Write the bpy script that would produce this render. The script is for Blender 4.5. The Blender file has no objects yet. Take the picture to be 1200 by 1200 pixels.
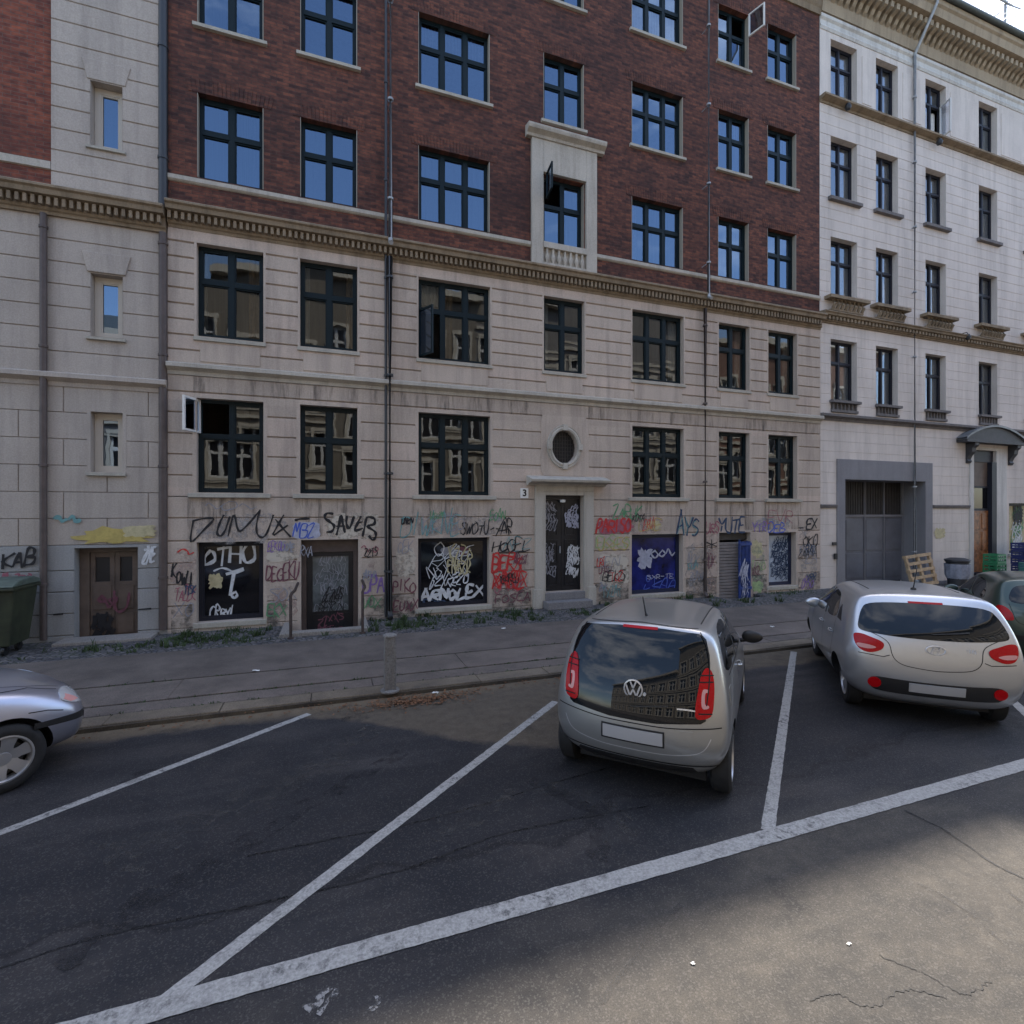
import bpy, bmesh, math, random
from mathutils import Vector, Matrix
from mathutils.bvhtree import BVHTree
R = math.radians
random.seed(7)
SC = bpy.context.scene
COL = SC.collection
# ---------------------------------------------------------------- measured frame: facade plane y = D, camera at the origin 2.5 m up
PSI = R(19.5); S_, C_ = math.sin(PSI), math.cos(PSI); D = 11.9; EYE = 2.5
def W(u, v, y=D):                      # photo measurement -> (x, z) on a wall plane
    a = (u-600)/600; b = (599-v)/600; t = y/(C_-a*S_)
    return t*(S_+a*C_), EYE+t*b
def G(u, v, z=0.0):                    # photo measurement -> (x, y) on the ground
    a = (u-600)/600; b = (599-v)/600; t = (z-EYE)/b
    return t*(S_+a*C_), t*(C_-a*S_)

# ---------------------------------------------------------------- materials
def nodes(name):
    m = bpy.data.materials.new(name); m.use_nodes = True
    nt = m.node_tree; b = nt.nodes['Principled BSDF']
    return m, nt, b
def N(nt, t, **kw):
    n = nt.nodes.new(t)
    for k, v in kw.items():
        if k in n.inputs.keys(): n.inputs[k].default_value = v
        else: setattr(n, k, v)
    return n
def L(nt, a, b): nt.links.new(a, b)
def mixc(nt, fac, a, b, mode='MIX'):
    n = nt.nodes.new('ShaderNodeMix'); n.data_type = 'RGBA'; n.blend_type = mode
    for s, v in ((n.inputs[0], fac), (n.inputs[6], a), (n.inputs[7], b)):
        if isinstance(v, (int, float)): s.default_value = v
        elif isinstance(v, (tuple, list)): s.default_value = (*v[:3], 1)
        else: L(nt, v, s)
    return n.outputs[2]
def ramp(nt, src, p0, p1, c0=(0,0,0), c1=(1,1,1)):
    n = nt.nodes.new('ShaderNodeValToRGB'); L(nt, src, n.inputs[0])
    n.color_ramp.elements[0].position = p0; n.color_ramp.elements[1].position = p1
    n.color_ramp.elements[0].color = (*c0, 1); n.color_ramp.elements[1].color = (*c1, 1)
    return n.outputs[0]
def pos(nt, scale=(1,1,1)):
    g = nt.nodes.new('ShaderNodeNewGeometry'); m = nt.nodes.new('ShaderNodeMapping')
    m.inputs['Scale'].default_value = scale; L(nt, g.outputs['Position'], m.inputs[0]); return m.outputs[0]
def noise(nt, vec, scale, detail=5, rough=.6):
    n = N(nt, 'ShaderNodeTexNoise', Scale=scale, Detail=detail, Roughness=rough); L(nt, vec, n.inputs['Vector']); return n.outputs[0]
def bump(nt, b, h, strength=.3, dist=.01):
    n = N(nt, 'ShaderNodeBump', Strength=strength, Distance=dist); L(nt, h, n.inputs['Height']); L(nt, n.outputs[0], b.inputs['Normal']); return n

def plain(name, c, rough=.5, metal=0, coat=0, var=.0, scale=6, bmp=0, spec=.5):
    m, nt, b = nodes(name)
    b.inputs['Base Color'].default_value = (*c, 1); b.inputs['Roughness'].default_value = rough
    b.inputs['Metallic'].default_value = metal; b.inputs['Coat Weight'].default_value = coat
    b.inputs['Specular IOR Level'].default_value = spec
    if var:
        n = noise(nt, pos(nt), scale, 6)
        d = tuple(x*(1-var) for x in c); e = tuple(min(1, x*(1+var)) for x in c)
        L(nt, mixc(nt, ramp(nt, n, .3, .7), d, e), b.inputs['Base Color'])
        if bmp: bump(nt, b, n, bmp)
    return m
def stone(name, c, dirt, amt=.5, fine=.12):
    m, nt, b = nodes(name); p = pos(nt)
    big = noise(nt, p, .55, 6, .65); streak = noise(nt, pos(nt, (2.6, 2.6, .22)), 1.6, 6, .7); gr = noise(nt, p, 45, 4)
    col = mixc(nt, ramp(nt, big, .3, .75), tuple(x*.86 for x in c), tuple(min(1, x*1.08) for x in c))
    sm = N(nt, 'ShaderNodeMath', operation='MULTIPLY'); L(nt, ramp(nt, streak, .46, .78), sm.inputs[0]); sm.inputs[1].default_value = min(1, amt*1.15)
    col = mixc(nt, sm.outputs[0], col, dirt)
    col = mixc(nt, fine, col, ramp(nt, gr, .3, .7), 'OVERLAY')
    L(nt, col, b.inputs['Base Color']); b.inputs['Roughness'].default_value = .85; b.inputs['Specular IOR Level'].default_value = .25
    bump(nt, b, gr, .25, .004); return m
def brickm(name, c1, c2, mortar, soot):
    m, nt, b = nodes(name)
    g = nt.nodes.new('ShaderNodeNewGeometry'); sp = nt.nodes.new('ShaderNodeSeparateXYZ'); cb = nt.nodes.new('ShaderNodeCombineXYZ')
    L(nt, g.outputs['Position'], sp.inputs[0]); L(nt, sp.outputs[0], cb.inputs[0]); L(nt, sp.outputs[2], cb.inputs[1])
    t = N(nt, 'ShaderNodeTexBrick', Scale=1.0); t.inputs['Brick Width'].default_value = .24; t.inputs['Row Height'].default_value = .068
    t.inputs['Mortar Size'].default_value = .007; t.inputs['Mortar Smooth'].default_value = .3; t.inputs['Bias'].default_value = -.1
    t.inputs['Color1'].default_value = (*c1, 1); t.inputs['Color2'].default_value = (*c2, 1); t.inputs['Mortar'].default_value = (*mortar, 1)
    L(nt, cb.outputs[0], t.inputs['Vector'])
    cell = N(nt, 'ShaderNodeTexNoise', Scale=8.0, Detail=3.0); mp = nt.nodes.new('ShaderNodeMapping'); mp.inputs['Scale'].default_value = (.9, 1.3, 1)
    L(nt, cb.outputs[0], mp.inputs[0]); L(nt, mp.outputs[0], cell.inputs['Vector'])
    p = pos(nt)
    col = mixc(nt, .5, t.outputs[0], ramp(nt, cell.outputs[0], .32, .68, (.18,.18,.22), (.9,.66,.56)), 'OVERLAY')
    big = noise(nt, p, .45, 8, .7)
    f = ramp(nt, big, .46, .66); sm = N(nt, 'ShaderNodeMath', operation='MULTIPLY'); L(nt, f, sm.inputs[0]); sm.inputs[1].default_value = .55
    col = mixc(nt, sm.outputs[0], col, soot)
    L(nt, col, b.inputs['Base Color']); b.inputs['Roughness'].default_value = .85; b.inputs['Specular IOR Level'].default_value = .2
    inv = N(nt, 'ShaderNodeMath', operation='SUBTRACT'); inv.inputs[0].default_value = 1; L(nt, t.outputs['Fac'], inv.inputs[1])
    bump(nt, b, inv.outputs[0], .5, .008); return m
def glassm(name, ior=2.0, tint=(.55,.6,.62), wav=.03, refl=(.95,.97,1)):
    m, nt, b = nodes(name); nt.nodes.remove(b)
    out = nt.nodes['Material Output']
    fr = N(nt, 'ShaderNodeFresnel', IOR=ior); tr = nt.nodes.new('ShaderNodeBsdfTransparent'); tr.inputs[0].default_value = (*tint, 1)
    gl = N(nt, 'ShaderNodeBsdfGlossy', Roughness=.01); mx = nt.nodes.new('ShaderNodeMixShader')
    gl.inputs['Color'].default_value = (*refl, 1)
    n = noise(nt, pos(nt), 1.3, 2); bp = N(nt, 'ShaderNodeBump', Strength=wav, Distance=.06); L(nt, n, bp.inputs['Height'])
    L(nt, bp.outputs[0], gl.inputs['Normal'])
    L(nt, fr.outputs[0], mx.inputs[0]); L(nt, tr.outputs[0], mx.inputs[1]); L(nt, gl.outputs[0], mx.inputs[2]); L(nt, mx.outputs[0], out.inputs[0]); return m

M = {}
M['beige'] = stone('beige_render', (.49,.405,.335), (.23,.19,.165), .55)
for k, f in ((1, .93), (2, 1.06), (3, .985)): M['beige_%d' % k] = stone('beige_render_tone', tuple(x*f*g for x, g in zip((.49,.405,.335), ((1,1,1),(1,1,1),(1.01,.985,.985),(1,1,1))[k])), (.23,.19,.165), .6)
M['beige_trim'] = stone('beige_trim', (.46,.42,.36), (.20,.18,.15), .6)
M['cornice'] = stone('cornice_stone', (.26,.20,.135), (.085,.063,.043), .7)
M['grey_stone'] = stone('grey_render', (.43,.375,.325), (.24,.21,.185), .6)
M['grey_paint'] = stone('blue_grey_paint', (.32,.315,.305), (.20,.19,.18), .5)
M['white_wall'] = stone('off_white_render', (.64,.575,.52), (.35,.31,.28), .55)
M['white_trim'] = stone('weathered_white_trim', (.58,.56,.52), (.22,.2,.19), .6)
M['dark_ledge'] = stone('weathered_dark_ledge', (.17,.155,.15), (.07,.065,.065), .6)
M['sill_stone'] = stone('sill_stone', (.42,.39,.33), (.2,.18,.16), .5)
M['brick'] = brickm('red_brown_brick', (.155,.068,.048), (.050,.029,.029), (.075,.055,.046), (.030,.021,.022))
M['brick_red'] = brickm('orange_red_brick', (.24,.086,.054), (.13,.050,.040), (.15,.105,.09), (.08,.036,.031))
M['frame'] = plain('dark_green_frame_paint', (.005,.013,.017), .5, spec=.2)
M['frame_black'] = plain('black_frame_paint', (.018,.019,.028), .5, spec=.25)
M['frame_white'] = plain('white_frame_paint', (.66,.64,.6), .5)
M['frame_cream'] = plain('cream_frame_paint', (.5,.45,.38), .55)
M['rim'] = plain('cream_sealant', (.30,.27,.22), .7)
M['glass'] = glassm('window_glass', 2.75, (.36,.42,.5), .02, (.57,.75,1))
M['glass_low'] = glassm('old_window_glass', 1.85, (.42,.45,.47), .035, (.88,.95,1))
M['glass_dim'] = glassm('curtained_window_glass', 2.6, (.90,.92,.96), .02, (.78,.88,1))
M['curtain'] = plain('curtain_cloth', (.74,.72,.68), .9, var=.12, scale=14)
M['curtain_reflection'] = plain('warm_reflection_cloth', (.46,.31,.18), .9, var=.15, scale=14)  # warm tone stands in for the sunlit facade mirrored in the panes
M['pipe_dark'] = plain('dark_pipe_paint', (.028,.03,.034), .45)
M['pipe_zinc'] = plain('zinc_pipe', (.33,.34,.35), .5, .2, var=.2)
M['pipe_brown'] = plain('brown_pipe_paint', (.085,.062,.055), .55, var=.2)
M['black_board'] = plain('black_board_paint', (.010,.010,.013), .45, var=.4, scale=3); M['black_glass'] = plain('black_glass', (.008,.008,.010), .06)
M['black_metal'] = plain('black_metal', (.012,.012,.013), .5)
M['navy_board'] = plain('navy_poster_paint', (.010,.016,.14), .25, var=.8, scale=2.2)
M['navy_dark'] = plain('navy_frame_paint', (.012,.018,.05), .45)
M['paleblue_board'] = plain('pale_blue_board_paint', (.42,.48,.56), .6, var=.2, scale=5)
M['brown_door'] = plain('brown_door_paint', (.115,.083,.064), .6, var=.3, scale=3)
M['orange_wood'] = plain('orange_wood', (.22,.085,.028), .45, var=.6, scale=7)
M['door_grey'] = plain('slate_grey_door_paint', (.125,.13,.15), .5, var=.2, scale=2)
M['garage_grey'] = stone('grey_garage_surround', (.23,.225,.235), (.16,.155,.165), .5)
M['slat_dark'] = plain('dark_brown_slats', (.05,.045,.042), .6, var=.2)
M['slat_grey'] = plain('grey_gate_slats', (.20,.18,.175), .6, var=.2)
M['blue_gate'] = plain('blue_gate_paint', (.018,.045,.19), .5, var=.5, scale=7)
M['roof'] = plain('dark_roof_slate', (.055,.065,.065), .7, var=.3, scale=3)
M['copper'] = plain('green_grey_gutter', (.07,.085,.08), .55, .2, var=.2)
M['granite'] = stone('granite', (.27,.245,.22), (.15,.13,.11), .5, .3)
M['step'] = stone('worn_step_stone', (.20,.19,.19), (.1,.095,.1), .5, .3)
M['white_sign'] = plain('white_enamel', (.75,.75,.73), .4)
M['black_paint'] = plain('black_spray_paint', (.012,.011,.013), .7)
def worn(m, lo=.35, a=.36, b=.56, scale=11, sc=(1,1,1)):
    nt = m.node_tree; n = noise(nt, pos(nt, sc), scale, 7, .7); L(nt, ramp(nt, n, a, b, (lo,)*3, (1,1,1)), nt.nodes['Principled BSDF'].inputs['Alpha']); return m
def spray(name, c): M[name] = worn(plain(name+'_spray_paint', c, .75, var=.12, scale=9), .78)
spray('s_blue', (.06,.11,.46)); spray('s_red', (.50,.03,.028)); spray('s_pink', (.32,.10,.13)); spray('s_purple', (.22,.13,.36))
spray('s_teal', (.14,.30,.30)); spray('s_green', (.10,.27,.13)); spray('s_lime', (.32,.42,.20)); spray('s_yellow', (.46,.36,.11))
spray('s_white', (.62,.63,.64)); spray('s_maroon', (.16,.055,.075)); spray('s_navy', (.03,.055,.11)); spray('s_grey', (.28,.28,.31)); spray('s_haze', (.40,.41,.50)); spray('s_oat', (.5,.44,.26))

M['faded_pink'] = worn(plain('faded_pink_paint', (.43,.31,.27), .85), .0, .46, .74, 4); M['faded_grey'] = worn(plain('faded_grey_paint', (.37,.35,.34), .85), .0, .46, .74, 4); M['faded_blue'] = worn(plain('faded_blue_paint', (.27,.31,.37), .85), .0, .46, .74, 4); M['faded_green'] = worn(plain('faded_green_paint', (.28,.34,.25), .85), .0, .46, .74, 5); M['faded_cream'] = worn(plain('faded_cream_paint', (.52,.46,.38), .85), .0, .36, .54, 4)
M['soot'] = worn(plain('soot_streak', (.14,.12,.105), .9), .0, .50, .82, 3.0, (2.6,2.6,.28)); M['splash'] = worn(plain('splash_dirt', (.10,.09,.078), .9), .0, .42, .72, 5, (1,1,1.4)); M['tar'] = worn(plain('tar_crack', (.008,.008,.009), .7), .2, .35, .5, 14); M['rubber'] = worn(plain('tyre_mark', (.018,.018,.021), .75), .0, .45, .80, 5); M['scuff'] = worn(plain('scuffed_paint', (.26,.255,.25), .8), .0, .44, .56, 30); M['grit'] = worn(plain('pale_grit', (.072,.069,.066), .85), .0, .46, .80, 7)
def asphalt():
    m, nt, b = nodes('asphalt'); p = pos(nt)
    gr = noise(nt, p, 120, 3, .75); md = noise(nt, p, 7, 6, .7); bg = noise(nt, p, .55, 5, .6)
    g = nt.nodes.new('ShaderNodeNewGeometry'); sp = nt.nodes.new('ShaderNodeSeparateXYZ')
    def mul00(a):
        n = N(nt, 'ShaderNodeMath', operation='MULTIPLY'); L(nt, a, n.inputs[0]); n.inputs[1].default_value = .55; return n.outputs[0]
    def mul0(a):
        n = N(nt, 'ShaderNodeMath', operation='MULTIPLY'); L(nt, a, n.inputs[0]); n.inputs[1].default_value = .75; return n.outputs[0]
    vm = N(nt, 'ShaderNodeVectorMath', operation='ADD'); L(nt, g.outputs['Position'], vm.inputs[0])
    wv = N(nt, 'ShaderNodeTexNoise', Scale=.8, Detail=4.0); L(nt, p, wv.inputs['Vector'])
    ws = N(nt, 'ShaderNodeVectorMath', operation='SCALE'); L(nt, wv.outputs['Color'], ws.inputs[0]); ws.inputs['Scale'].default_value = 1.5; L(nt, ws.outputs[0], vm.inputs[1])
    L(nt, vm.outputs[0], sp.inputs[0])
    dark = mixc(nt, ramp(nt, bg, .38, .62), (.015,.016,.020), (.043,.041,.043)); dark = mixc(nt, mul00(ramp(nt, noise(nt, p, .9, 6, .7), .48, .62)), dark, (.052,.046,.044))
    tyr = noise(nt, pos(nt, (.35,2.4,1)), 1.3, 5, .6); col0 = ramp(nt, tyr, .40, .62)
    old = mixc(nt, ramp(nt, md, .3, .7), (.044,.041,.037), (.084,.074,.062)); old = mixc(nt, mul00(ramp(nt, noise(nt, pos(nt, (.5,1.6,1)), 1.1, 7, .72), .44, .62)), old, (.024,.024,.025))
    dark = mixc(nt, mul0(col0), dark, (.013,.014,.018)); 
    # older, paler surfacing in the carriageway and reflected sunlight painted along the gutter
    def band(sock, a, bb):
        n = N(nt, 'ShaderNodeMapRange'); L(nt, sock, n.inputs[0]); n.inputs[1].default_value = a; n.inputs[2].default_value = bb; return n.outputs[0]
    def mul(a, bb):
        n = N(nt, 'ShaderNodeMath', operation='MULTIPLY'); L(nt, a, n.inputs[0])
        if isinstance(bb, float): n.inputs[1].default_value = bb
        else: L(nt, bb, n.inputs[1])
        return n.outputs[0]
    f_old = mul(band(sp.outputs[1], 3.95, 3.6), band(sp.outputs[0], 1.0, 3.2))
    f_low = band(sp.outputs[1], 3.6, 2.9)
    new = mul(mul(band(sp.outputs[1], 4.55, 4.60), band(sp.outputs[1], 5.75, 5.70)), .55); dark = mixc(nt, new, dark, (.012,.013,.017))
    seam = mul(mul(band(sp.outputs[1], 4.50, 4.54), band(sp.outputs[1], 4.60, 4.56)), .7); dark = mixc(nt, seam, dark, (.006,.006,.008))
    col = mixc(nt, f_old, dark, old); col = mixc(nt, mul(f_low, .8), col, old)
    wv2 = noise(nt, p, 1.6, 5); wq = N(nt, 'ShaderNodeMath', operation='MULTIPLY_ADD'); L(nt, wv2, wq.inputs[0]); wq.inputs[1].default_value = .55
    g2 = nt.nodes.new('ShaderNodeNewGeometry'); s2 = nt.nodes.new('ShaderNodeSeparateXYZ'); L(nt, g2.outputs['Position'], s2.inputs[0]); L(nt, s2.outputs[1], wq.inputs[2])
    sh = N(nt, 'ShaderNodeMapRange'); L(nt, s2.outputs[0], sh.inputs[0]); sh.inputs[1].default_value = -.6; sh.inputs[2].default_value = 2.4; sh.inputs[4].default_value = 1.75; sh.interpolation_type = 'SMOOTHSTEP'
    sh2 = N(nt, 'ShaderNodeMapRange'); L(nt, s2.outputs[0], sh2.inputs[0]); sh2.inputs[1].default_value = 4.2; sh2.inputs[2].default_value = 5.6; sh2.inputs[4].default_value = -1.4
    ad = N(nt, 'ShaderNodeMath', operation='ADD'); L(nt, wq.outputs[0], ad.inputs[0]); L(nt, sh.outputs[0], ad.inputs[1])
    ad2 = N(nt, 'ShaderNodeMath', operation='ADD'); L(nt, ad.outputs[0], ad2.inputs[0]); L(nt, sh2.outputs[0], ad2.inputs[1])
    sun_tint = mixc(nt, ramp(nt, md, .3, .7), (.075,.060,.043), (.14,.112,.08))  # brown colour holding the sun patches mirrored off opposite windows
    col = mixc(nt, mul(band(ad2.outputs[0], 6.95, 7.06), .8), col, sun_tint)
    col = mixc(nt, mul(band(s2.outputs[1], 6.72, 6.95), mul(band(s2.outputs[0], 3.5, 2.0), .8)), col, mixc(nt, ramp(nt, md, .3, .7), (.13,.10,.068), (.20,.155,.10)))  # the same painted sunlight, stronger in the gutter strip
    # darker stains
    col = mixc(nt, mul(ramp(nt, noise(nt, p, 1.3, 6, .7), .56, .68), .6), col, (.011,.012,.015))
    col = mixc(nt, .55, col, ramp(nt, gr, .25, .75), 'OVERLAY')
    vo = N(nt, 'ShaderNodeTexVoronoi', Scale=115.0); L(nt, p, vo.inputs['Vector'])
    sel = N(nt, 'ShaderNodeMath', operation='GREATER_THAN'); sv = nt.nodes.new('ShaderNodeSeparateColor'); L(nt, vo.outputs['Color'], sv.inputs[0]); L(nt, sv.outputs[0], sel.inputs[0]); sel.inputs[1].default_value = .86
    col = mixc(nt, mul(sel.outputs[0], .22), col, (.17,.158,.145))
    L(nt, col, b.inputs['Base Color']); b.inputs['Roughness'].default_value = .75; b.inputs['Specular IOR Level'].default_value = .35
    bump(nt, b, gr, .6, .006); return m
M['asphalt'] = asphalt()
def linem():
    m, nt, b = nodes('worn_white_road_paint'); p = pos(nt); n = noise(nt, p, 14, 8, .8); n2 = noise(nt, p, 60, 3)
    gate = ramp(nt, noise(nt, p, 1.1, 4, .6), .35, .65, (.12,)*3, (1,)*3); wm_ = N(nt, 'ShaderNodeMath', operation='MULTIPLY'); L(nt, ramp(nt, n, .50, .62), wm_.inputs[0]); L(nt, gate, wm_.inputs[1]); col = mixc(nt, wm_.outputs[0], (.33,.325,.31), (.042,.042,.044)); col = mixc(nt, .25, col, ramp(nt, n2, .3, .7), 'OVERLAY')
    L(nt, col, b.inputs['Base Color']); b.inputs['Roughness'].default_value = .8; bump(nt, b, n2, .4, .004); return m
M['line'] = linem()
def pave(name, c1, c2, scale):
    m, nt, b = nodes(name); p = pos(nt); gr = noise(nt, p, 70, 4); bg = noise(nt, p, scale, 7, .7)
    col = mixc(nt, ramp(nt, bg, .35, .68), c1, c2); col = mixc(nt, .45, col, ramp(nt, gr, .25, .75), 'OVERLAY')
    L(nt, col, b.inputs['Base Color']); b.inputs['Roughness'].default_value = .85; bump(nt, b, gr, .5, .006); return m
M['pave'] = pave('pavement_asphalt', (.078,.064,.056), (.148,.122,.106), 1.4)
M['slab'] = pave('pavement_slabs', (.088,.072,.062), (.17,.138,.118), 1.3)
M['kerb'] = pave('kerb_granite', (.095,.078,.060), (.20,.16,.115), 1.4)
M['dirt'] = pave('gutter_dirt', (.035,.028,.022), (.10,.08,.055), 2.5)
M['ground'] = pave('ground_earth', (.08,.075,.07), (.13,.12,.11), .5)
def cobble():
    m, nt, b = nodes('cobblestones'); p = pos(nt)
    v = N(nt, 'ShaderNodeTexVoronoi', Scale=11.0, feature='DISTANCE_TO_EDGE'); L(nt, p, v.inputs['Vector'])
    v2 = N(nt, 'ShaderNodeTexVoronoi', Scale=11.0); L(nt, p, v2.inputs['Vector'])
    sv = nt.nodes.new('ShaderNodeSeparateColor'); L(nt, v2.outputs['Color'], sv.inputs[0])
    st = mixc(nt, sv.outputs[0], (.06,.06,.074), (.18,.165,.16))
    jo = mixc(nt, ramp(nt, noise(nt, p, 1.6, 5), .42, .6), (.034,.030,.026), (.026,.042,.016))
    L(nt, mixc(nt, ramp(nt, v.outputs[0], .02, .10), jo, st), b.inputs['Base Color']); b.inputs['Roughness'].default_value = .8
    bump(nt, b, ramp(nt, v.outputs[0], 0, .2), .9, .03); return m
M['cobble'] = cobble()
M['grass'] = plain('weed_blades', (.036,.062,.018), .7, var=.35, scale=5)
M['leaf'] = plain('dry_leaves', (.16,.075,.035), .8, var=.4, scale=20)
M['paper'] = plain('litter_paper', (.7,.7,.68), .8)

# ---------------------------------------------------------------- mesh helpers
def bx(bm, x0, x1, y0, y1, z0, z1):
    v = [bm.verts.new(p) for p in ((x0,y0,z0),(x1,y0,z0),(x1,y1,z0),(x0,y1,z0),(x0,y0,z1),(x1,y0,z1),(x1,y1,z1),(x0,y1,z1))]
    for f in ((0,3,2,1),(4,5,6,7),(0,1,5,4),(1,2,6,5),(2,3,7,6),(3,0,4,7)): bm.faces.new([v[i] for i in f])
    return v
def quad(bm, *p): return bm.faces.new([bm.verts.new(q) for q in p])
def prism_x(bm, prof, x0, x1):
    a = [bm.verts.new((x0, y, z)) for y, z in prof]; b = [bm.verts.new((x1, y, z)) for y, z in prof]; n = len(prof)
    for i in range(n): bm.faces.new((a[i], a[(i+1)%n], b[(i+1)%n], b[i]))
    bm.faces.new(a); bm.faces.new(b[::-1])
def tube(bm, pts, r, n=10, cap=True):
    rings = []; pts = [Vector(p) for p in pts]
    for i, p in enumerate(pts):
        d = (pts[min(i+1, len(pts)-1)]-pts[max(i-1, 0)]).normalized()
        q = d.to_track_quat('Z', 'Y'); rr = r[i] if isinstance(r, (list, tuple)) else r
        rings.append([bm.verts.new(p+q@Vector((rr*math.cos(2*math.pi*k/n), rr*math.sin(2*math.pi*k/n), 0))) for k in range(n)])
    for a, b in zip(rings, rings[1:]):
        for k in range(n): bm.faces.new((a[k], a[(k+1)%n], b[(k+1)%n], b[k]))
    if cap: bm.faces.new(rings[0][::-1]); bm.faces.new(rings[-1])
def lathe(bm, prof, c=(0,0,0), axis='Z', n=24):
    rings = []
    for r, h in prof:
        ring = []
        for k in range(n):
            a = 2*math.pi*k/n; x, y = r*math.cos(a), r*math.sin(a)
            p = (x, y, h) if axis == 'Z' else ((h, x, y) if axis == 'X' else (x, h, y))
            ring.append(bm.verts.new((p[0]+c[0], p[1]+c[1], p[2]+c[2])))
        rings.append(ring)
    for a, b in zip(rings, rings[1:]):
        for k in range(n): bm.faces.new((a[k], a[(k+1)%n], b[(k+1)%n], b[k]))
    return rings
BASE = {}                              # world location of every root, so parts can be built in world space
def empty(name, loc, label, cat, group=None, rz=0):
    o = bpy.data.objects.new(name, None); COL.objects.link(o); o.location = loc; o.rotation_euler = (0,0,rz); o.empty_display_size = .3
    o['label'] = label; o['category'] = cat
    if group: o['group'] = group
    BASE[o] = Vector(loc) if rz == 0 else Vector((0,0,0)); return o
def tag(o, label, cat, group=None):
    o['label'] = label; o['category'] = cat
    if group: o['group'] = group
    return o
def obj(name, bm, m, parent=None, smooth=None, bevel=0, label=None, loc=None, recalc=True):
    if recalc: bmesh.ops.recalc_face_normals(bm, faces=bm.faces)
    off = BASE[parent] if parent else (Vector(loc) if loc else Vector((0,0,0)))
    if off.length: bmesh.ops.translate(bm, verts=bm.verts, vec=-off)
    me = bpy.data.meshes.new(name); bm.to_mesh(me); bm.free()
    for mm in (m if isinstance(m, (list, tuple)) else [m]): me.materials.append(mm)
    if smooth is not None:
        me.polygons.foreach_set('use_smooth', [True]*len(me.polygons)); me.set_sharp_from_angle(angle=R(smooth))
    o = bpy.data.objects.new(name, me); COL.objects.link(o)
    if parent: o.parent = parent; BASE[o] = off
    else: o.location = off
    if bevel:
        md = o.modifiers.new('bevel', 'BEVEL'); md.width = bevel; md.segments = 2; md.limit_method = 'ANGLE'
    if label: o['label'] = label
    return o
def struct(name, bm, m, **kw):
    o = obj(name, bm, m, **kw); o['kind'] = 'structure'; BASE[o] = Vector((0,0,0)); return o
BM = bmesh.new

# ---------------------------------------------------------------- facade pieces
def minus(x0, x1, cuts):
    out = []; x = x0
    for a, b in sorted(cuts):
        if a > x: out.append((x, min(a, x1)))
        x = max(x, b)
    if x < x1: out.append((x, x1))
    return out
def reveals(bm, o, yf, depth):
    xa, xb, za, zb = o
    quad(bm, (xa,yf,za),(xa,yf+depth,za),(xa,yf+depth,zb),(xa,yf,zb)); quad(bm, (xb,yf,za),(xb,yf+depth,za),(xb,yf+depth,zb),(xb,yf,zb))
    quad(bm, (xa,yf,za),(xb,yf,za),(xb,yf+depth,za),(xa,yf+depth,za)); quad(bm, (xa,yf,zb),(xb,yf,zb),(xb,yf+depth,zb),(xa,yf+depth,zb))
def flat_wall(bm, x0, x1, z0, z1, ops, yf, depth=.25):
    zs = sorted({z0, z1, *[min(max(z, z0), z1) for o in ops for z in o[2:]]})
    for a, b in zip(zs, zs[1:]):
        mid = (a+b)/2
        for p, q in minus(x0, x1, [o[:2] for o in ops if o[2] < mid < o[3]]): quad(bm, (p,yf,a),(q,yf,a),(q,yf,b),(p,yf,b))
    for o in ops: reveals(bm, o, yf, depth)
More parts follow.
